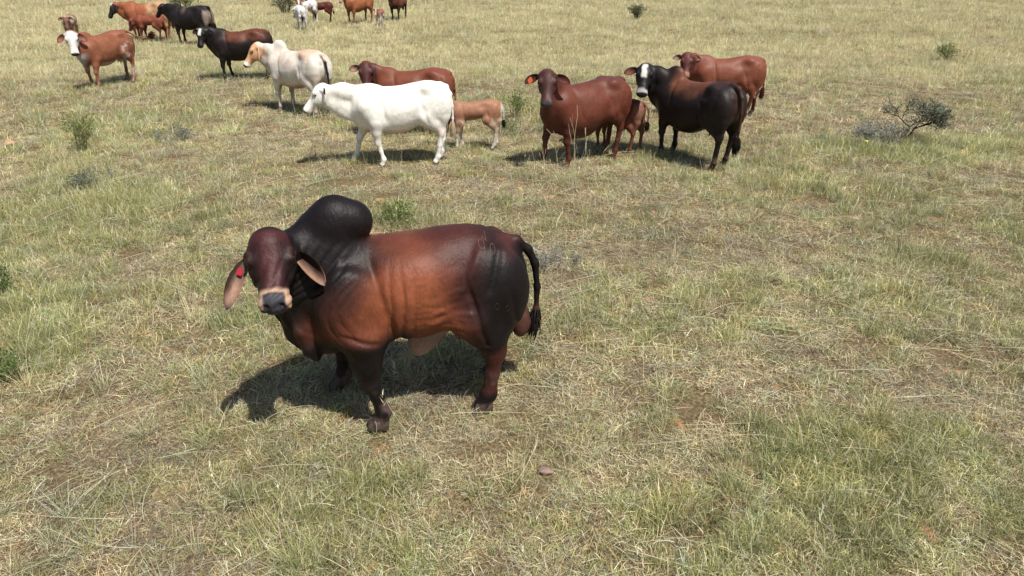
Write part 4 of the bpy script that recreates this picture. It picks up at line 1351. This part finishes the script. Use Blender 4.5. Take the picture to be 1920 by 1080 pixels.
make_animal(cow(S=1.06, poll=(1.08, .1, 1.28), yaw=18, pitch=58, hs=1.0, legs=[(0, 0), (.05, 0), (0, 0), (.05, 0)], udder=0,
                coat=coat(lin(160, 92, 58), rear=(lin(186, 144, 104), -.10), head=lin(36, 32, 32), blaze=(BONE, .07, -.03, .10), cheeks=lin(60, 52, 50), back=(lin(140, 84, 56), 1.22)),
                ears=ears_for(lin(60, 36, 30), ln=.2), **FAR),
            'cow', 'tan cow with a black and white head in the far left group', 'cow', px_ground(287, 74), rad(184), G2)
make_animal(calf(S=.74, poll=(.98, .0, 1.10), yaw=10, pitch=70, legs=[(.05, 0), (-.08, 0), (.1, .0), (-.10, .03)],
                 coat=coat(lin(140, 76, 54), head=lin(120, 66, 50), low=(lin(110, 60, 46), .8)), ears=ears_for(DKRED), **FAR),
            'calf', 'reddish calf standing with lowered head in front of the tan cow', 'calf', px_ground(288, 77), rad(178), G2)
make_animal(calf(S=.78, poll=(.86, .0, 1.26), yaw=5, pitch=72, trunk=[(a_, b_, c_, d_ * 1.25) for a_, b_, c_, d_ in CALF_TRUNK],
                 coat=coat(lin(156, 118, 92), head=lin(130, 92, 74), muzzle=lin(90, 76, 72), blotch=(lin(190, 170, 150), .56, 5)), ears=ears_for(lin(80, 56, 48), ln=.2), **FAR),
            'calf', 'light brown calf facing the camera behind the white faced cow', 'calf', px_ground(141, 80), rad(292), G2)
make_animal(calf(S=.78, poll=(.90, .16, 1.12), yaw=25, pitch=60, legs=[(0, 0), (.05, 0), (.0, .05), (.08, .04)], trunk=[(a_, b_, c_, d_ * 1.2) for a_, b_, c_, d_ in CALF_TRUNK], mat=M_MATTE,
                 coat=coat(lin(214, 212, 208), legs=(lin(176, 172, 170), .5), blotch=(lin(168, 160, 158), .60, 6), vary=.1), ears=ears_for(lin(170, 164, 160), ln=.18), switch=(.12, .03, M_SWITCH), **FAR),
            'calf', 'white calf with its rump to the camera, leftmost of the far pair', 'calf', px_ground(567, 55), rad(112), G2)
make_animal(calf(S=.80, poll=(.90, .12, 1.42), yaw=40, pitch=50, mat=M_MATTE,
                 coat=coat(lin(206, 200, 196), head=lin(128, 92, 78), blaze=(BONE, .03, -.02, .3), blotch=(lin(168, 156, 150), .58, 5), vary=.1), ears=ears_for(lin(90, 60, 52), ln=.2), switch=(.12, .03, M_SWITCH), **FAR),
            'calf', 'pale grey calf with a brown head behind the white calf', 'calf', px_ground(581, 44), rad(246), G2)
make_animal(calf(S=.72, poll=(.96, .08, 1.40), yaw=30, pitch=48, legs=[(0, 0), (.05, 0), (.0, .0), (.10, .0)],
                 coat=coat(lin(92, 42, 36), head=lin(84, 40, 36), muzzle=lin(150, 120, 108), legs=(lin(60, 34, 32), .6)), ears=ears_for(lin(60, 32, 30), ln=.2), **FAR),
            'calf', 'dark red calf standing sideways in the far group', 'calf', px_ground(606, 42), rad(182), G2)
make_animal(cow(S=1.02, poll=(.98, .05, 1.44), yaw=8, pitch=62, legs=[(.05, .02), (-.04, 0), (0, 0), (.05, 0)],
                coat=coat(lin(160, 96, 60), head=lin(150, 88, 62), low=(lin(136, 80, 54), .6), muzzle=lin(190, 160, 140)), ears=ears_for(lin(90, 52, 42), ln=.22), switch=(.2, .03, M_SWITCH), **FAR),
            'cow', 'orange brown cow facing the camera with its head at the top edge of the photo', 'cow', px_ground(675, 44), rad(236), G2)
make_animal(calf(S=.56, poll=(.92, .0, 1.38), yaw=5, pitch=58, 
                 coat=coat(lin(160, 108, 84), head=lin(150, 92, 70), blaze=(BONE, .03, -.02, .5), legs=(lin(212, 206, 200), .75), low=(lin(206, 200, 194), .85)), ears=ears_for(lin(130, 84, 66), ln=.2), **FAR),
            'calf', 'tiny tan and white calf between the two brown cows at the top', 'calf', px_ground(714, 47), rad(262), G2)
make_animal(cow(S=1.05, poll=(.98, .0, 1.50), yaw=0, pitch=60, legs=[(.03, -.04), (-.04, -.04), (0, 0), (.05, 0)], dewlap=.09,
                coat=coat(lin(122, 70, 52), front=(lin(110, 62, 48), .6), legs=(lin(60, 38, 34), .7), low=(lin(80, 48, 40), .7)), ears=ears_for(lin(70, 42, 36), ln=.22), **FAR),
            'cow', 'brown cow cut off by the top edge, right of the tiny calf', 'cow', px_ground(748, 37), rad(262), G2)
# ------------------------------------------------------------------ shrubs, weeds, small things on the ground
M_BARK = simple_mat('bark', lin(74, 64, 54), .85, .15, .35, 40, .6)
M_GREYTWIG = simple_mat('dry_twig', lin(150, 144, 138), .85, .15, .3, 40, .4)
M_STEM = simple_mat('green_stem', lin(120, 122, 80), .7, .2, .3, 30)
M_STRAWSTEM = simple_mat('dead_stem', lin(186, 172, 140), .8, .15, .25, 30)


def tube(vs, fs, a, b, ra, rb, seg=5):
    a, b = Vector(a), Vector(b); d = (b - a).normalized()
    s_ = d.orthogonal().normalized(); t_ = d.cross(s_)
    i0 = len(vs)
    for p, r_ in ((a, ra), (b, rb)):
        for k in range(seg):
            th = 2 * math.pi * k / seg
            vs.append(tuple(p + (s_ * math.cos(th) + t_ * math.sin(th)) * r_))
    for k in range(seg): fs.append((i0 + k, i0 + (k + 1) % seg, i0 + seg + (k + 1) % seg, i0 + seg + k))


def branch(r, p, d, L, rad_, depth, segs, tips, spread, up, wig=.18, kids=(2, 4)):
    n = 3
    for i in range(n):
        q = p + d * (L / n)
        segs.append((p.copy(), q.copy(), rad_ * (1 - .25 * i / n), rad_ * (1 - .25 * (i + 1) / n)))
        d = (d + Vector((r.gauss(0, wig), r.gauss(0, wig), r.gauss(0, wig) + up))).normalized()
        p = q
        tips.append((p.copy(), d.copy(), depth))
        if depth > 0 and i >= (0 if depth < 3 else 1):
            for _ in range(r.randint(*kids) if i == n - 1 else 1):
                dd = (d + Vector((r.gauss(0, spread), r.gauss(0, spread), r.gauss(0, spread * .6)))).normalized()
                branch(r, p, dd, L * (.55 + .25 * r.random()), rad_ * .62, depth - 1, segs, tips, spread, up, wig, kids)


def shrub(name, label, cat, loc, seed, height, nstem, lean, leafcol, leafsize, nleaf, bark, depth=2, spread=.55, up=.05, r0=.012, group=None, base_r=.04, trunk=False, leafrough=.6, kids=(2, 3), stem_part=None):
    r = random.Random(seed)
    root = bpy.data.objects.new(name, None); C.objects.link(root)
    root.location = (loc[0], loc[1], float(terrain(loc[0], loc[1])))
    tag(root, label, cat, group)
    segs, tips = [], []
    L0 = height * (.42 if depth >= 2 else .62)
    tsegs = []
    for k in range(nstem):
        a = r.random() * 6.283
        p = Vector((math.cos(a) * base_r * r.random(), math.sin(a) * base_r * r.random(), -.02))
        d = (Vector(lean) + Vector((math.cos(a) * spread, math.sin(a) * spread, 1)) * (1 if not trunk else .55)).normalized()
        if trunk:
            q = p
            for i in range(4):
                q2 = q + d * (height * stem_part if stem_part else L0) * .25
                tsegs.append((q.copy(), q2.copy(), r0 * 1.6 * (1 - .12 * i), r0 * 1.6 * (1 - .12 * (i + 1))))
                d = (d + Vector((r.gauss(0, .1), r.gauss(0, .1), .05))).normalized(); q = q2
            for _ in range(4):
                dd = (d + Vector((r.gauss(0, spread), r.gauss(0, spread), r.gauss(0, .3)))).normalized()
                branch(r, q, dd, L0 * .7, r0 * .8, depth, segs, tips, spread, up, kids=kids)
        else:
            branch(r, p, d, L0, r0, depth, segs, tips, spread, up, kids=kids)
    for k in range(0, len(tsegs), 4):
        vs, fs = [], []
        for s_ in tsegs[k:k + 4]: tube(vs, fs, *s_, seg=8)
        link_mesh('trunk', vs, fs, bark, root)
    vs, fs = [], []
    for s_ in segs: tube(vs, fs, *s_)
    tw = link_mesh('branches' if trunk else 'stems', vs, fs, bark, root)
    tw['kind'] = 'stuff'
    if nleaf:
        vs, fs, cs = [], [], []
        rr = np.random.default_rng(seed)
        tp = [t for t in tips if t[2] <= 1] or tips
        for k in range(nleaf):
            p, d, _ = tp[r.randrange(len(tp))]
            p = p + Vector((r.gauss(0, 1), r.gauss(0, 1), r.gauss(0, 1))) * leafsize * .9
            ld = (d * .6 + Vector((r.gauss(0, .7), r.gauss(0, .7), r.gauss(0.2, .6)))).normalized()
            sd_ = ld.cross(Vector((r.gauss(0, 1), r.gauss(0, 1), r.gauss(0, 1)))).normalized()
            L = leafsize * (.7 + .7 * r.random()); w_ = L * .24
            b = len(vs); up_ = ld.cross(sd_) * L * .08
            vs += [tuple(p), tuple(p + ld * L * .45 + sd_ * w_ + up_), tuple(p + ld * L), tuple(p + ld * L * .45 - sd_ * w_ + up_)]
            fs.append((b, b + 1, b + 2, b + 3))
            c = leafcol[r.randrange(len(leafcol))] * (.75 + .5 * r.random()); cs += [c] * 4
        o = link_mesh('foliage', vs, fs, M_GRASS_PLAIN, root, colors=np.array(cs), smooth=False)
        o['kind'] = 'stuff'
    return root


def plain_leaf_mat():
    m = bpy.data.materials.new('leaf'); m.use_nodes = True
    t = m.node_tree; N, L = t.nodes, t.links; N.clear()
    at = N.new('ShaderNodeAttribute'); at.attribute_name = 'coat'
    d = N.new('ShaderNodeBsdfPrincipled'); d.inputs['Roughness'].default_value = .5; d.inputs['Specular IOR Level'].default_value = .3
    L.new(at.outputs['Color'], d.inputs['Base Color'])
    tr = N.new('ShaderNodeBsdfTranslucent'); L.new(at.outputs['Color'], tr.inputs[0])
    mx = N.new('ShaderNodeMixShader'); mx.inputs[0].default_value = .25
    L.new(d.outputs[0], mx.inputs[1]); L.new(tr.outputs[0], mx.inputs[2])
    o = N.new('ShaderNodeOutputMaterial'); L.new(mx.outputs[0], o.inputs[0])
    return m


M_GRASS_PLAIN = plain_leaf_mat()
LG = [lin(124, 140, 80), lin(146, 156, 94), lin(106, 122, 70)]
DG = [lin(62, 88, 44), lin(78, 102, 52), lin(96, 120, 62)]
OLG = [lin(108, 116, 90), lin(86, 96, 74), lin(130, 136, 112)]
GYL = [lin(150, 150, 140), lin(130, 132, 124), lin(168, 164, 152)]

shrub('thorn_bush', 'dark stemmed thorn bush leaning right with fine grey green twigs', 'bush', px_ground(1692, 268), 5, 1.05, 2, (.72, 0, .55), OLG + GYL[:1], .027, 5200, M_BARK, depth=3, spread=.72, up=.03, r0=.015, trunk=True, base_r=.08, stem_part=.30, kids=(2, 3))
shrub('dry_shrub', 'low grey dry shrub at the foot of the thorn bush', 'shrub', px_ground(1648, 272), 6, .50, 30, (-.1, 0, .3), GYL + OLG, .030, 2200, M_GREYTWIG, depth=2, spread=.75, up=0, r0=.006, base_r=.30)
shrub('dry_shrub', 'thin grey dry shrub left of the thorn bush, nearly flat', 'shrub', px_ground(1570, 268), 61, .28, 16, (-.1, 0, .1), GYL, .016, 500, M_GREYTWIG, depth=2, spread=.9, up=0, r0=.005, base_r=.38)
shrub('green_shrub', 'small bright green shrub near the left edge', 'shrub', px_ground(155, 283), 7, .84, 10, (0, 0, .6), LG, .042, 480, M_STEM, depth=2, spread=.42, r0=.007, base_r=.08)
shrub('green_weed', 'leafy green weed right behind the hump of the bull', 'weed', px_ground(738, 428), 8, .44, 9, (.1, 0, .4), LG + DG[2:], .040, 420, M_STEM, depth=2, spread=.55, r0=.006, base_r=.12)
shrub('green_weed', 'tall thin green weed between the tan calf and the red brown cow', 'weed', px_ground(965, 222), 9, .66, 8, (0, 0, .7), DG[1:] + LG, .040, 380, M_STEM, depth=2, spread=.40, r0=.006, base_r=.10)
shrub('green_weed', 'low grey green weed patch left of the red brown cow', 'weed', px_ground(955, 245), 91, .36, 14, (0, 0, .3), OLG + LG, .030, 420, M_STEM, depth=2, spread=.6, r0=.005, base_r=.25)
shrub('green_shrub', 'small green shrub alone in the right part of the far pasture', 'shrub', px_ground(1778, 116), 10, .70, 11, (0, 0, .4), LG + DG[2:], .05, 420, M_STEM, depth=2, spread=.62, r0=.010, base_r=.12)
shrub('green_shrub', 'small upright shrub near the top edge, above the orange red cow', 'shrub', px_ground(1193, 37), 12, .85, 9, (0, 0, .8), OLG + DG, .07, 700, M_BARK, depth=2, spread=.42, r0=.012, base_r=.10)
shrub('green_shrub', 'green bush at the top edge left of the far white calf', 'shrub', px_ground(535, 27), 13, 1.2, 14, (0, 0, .5), LG + OLG, .07, 700, M_BARK, depth=2, spread=.5, r0=.014, base_r=.25)
shrub('green_shrub', 'wide green bush at the top edge above the far black cow', 'shrub', px_ground(350, 18), 14, 1.0, 18, (0, 0, .4), LG + DG[1:], .07, 700, M_BARK, depth=2, spread=.7, r0=.014, base_r=.6)
shrub('green_weed', 'dark green leafy weed at the left edge, upper one', 'weed', px_ground(2, 556), 15, .34, 12, (0, 0, .4), DG, .036, 700, M_STEM, depth=2, spread=.55, r0=.005, base_r=.12)
shrub('green_weed', 'dark green leafy weed at the left edge, lower one', 'weed', px_ground(2, 712), 16, .34, 14, (.1, 0, .5), DG, .034, 800, M_STEM, depth=2, spread=.55, r0=.005, base_r=.14)
shrub('grey_weed', 'dark grey green weed left of the upper green tufts', 'weed', px_ground(330, 262), 17, .34, 18, (0, 0, .3), OLG, .026, 1000, M_GREYTWIG, depth=2, spread=.7, r0=.004, base_r=.30)
shrub('grey_weed', 'grey weed between the bull tail and the far herd', 'weed', px_ground(1040, 505), 18, .26, 16, (0, 0, .3), OLG + GYL, .022, 800, M_GREYTWIG, depth=2, spread=.7, r0=.0035, base_r=.22)
shrub('grey_weed', 'small grey weed below the green shrub near the left edge', 'weed', px_ground(175, 345), 19, .34, 14, (0, 0, .3), OLG + DG[:1], .026, 800, M_GREYTWIG, depth=2, spread=.65, r0=.004, base_r=.22)

# bare forked dead weeds in front of the red brown cow
WEEDS = [(1046, 318, .62, 'second from the left'), (1073, 322, .86, 'tallest'), (1092, 312, .62, 'third from the left'), (1022, 330, .42, 'shortest and leftmost'), (1128, 306, .60, 'rightmost')]
for i, (a_, b_, h_, wh) in enumerate(WEEDS):
    shrub('dead_weed', 'bare forked weed stalk before the orange tagged cow, ' + wh, 'weed', px_ground(a_, b_), 30 + i, h_ * 1.15, 1, (0, 0, 2.2), GYL, .02, 0, M_STRAWSTEM, depth=1, spread=.22, up=.05, r0=.0065, base_r=.01, group='bare weeds before the red brown cow', kids=(2, 3))


def lump(name, label, cat, loc, rx, ry, rz, mat, seed, z=0):
    r = np.random.default_rng(seed)
    nu, nv = 24, 14
    th, ph = np.meshgrid(np.linspace(0, 2 * np.pi, nu, endpoint=False), np.linspace(.001, np.pi - .001, nv), indexing='ij')
    P = np.stack([np.sin(ph) * np.cos(th), np.sin(ph) * np.sin(th), np.cos(ph)], -1).reshape(-1, 3)
    q = 1 + .45 * (fbm(P + seed, 2.2, 3, seed)[:, None] - .5) * 2
    P = P * q * [rx, ry, rz]
    i, j = np.meshgrid(np.arange(nu), np.arange(nv - 1), indexing='ij')
    a_ = (i * nv + j).ravel(); b_ = (((i + 1) % nu) * nv + j).ravel()
    Q = np.stack([a_, a_ + 1, b_ + 1, b_], 1)
    o = link_mesh(name, P, Q, mat)
    o.location = (loc[0], loc[1], float(terrain(loc[0], loc[1])) + z)
    tag(o, label, cat)
    return o


M_DUNG = simple_mat('dried_dung', lin(72, 60, 56), .9, .1, .35, 25, 1)
M_DUNG2 = simple_mat('old_grey_dung', lin(132, 112, 102), .9, .1, .3, 25, 1)
M_EARTH = simple_mat('reddish_earth', lin(176, 140, 112), .95, .1, .25, 18, 1)
lump('dung', 'dark dried cow dung lying in the grass right of the bull', 'dung', px_ground(1455, 537), .075, .06, .030, M_DUNG, 3, .02)
lump('dung', 'flat grey piece of old dung in the foreground grass', 'dung', px_ground(1022, 884), .050, .036, .016, M_DUNG2, 4, .030)
lump('earth_mound', 'small orange earth mound at the left edge', 'mound', px_ground(18, 270), .11, .09, .06, M_EARTH, 5, .03)
lump('flower_head', 'tiny yellow flower head beside the grey dry shrub', 'flower', px_ground(1620, 279), .035, .03, .025, simple_mat('yellow_petals', lin(214, 206, 96), .6, .2, .2), 6, .10)
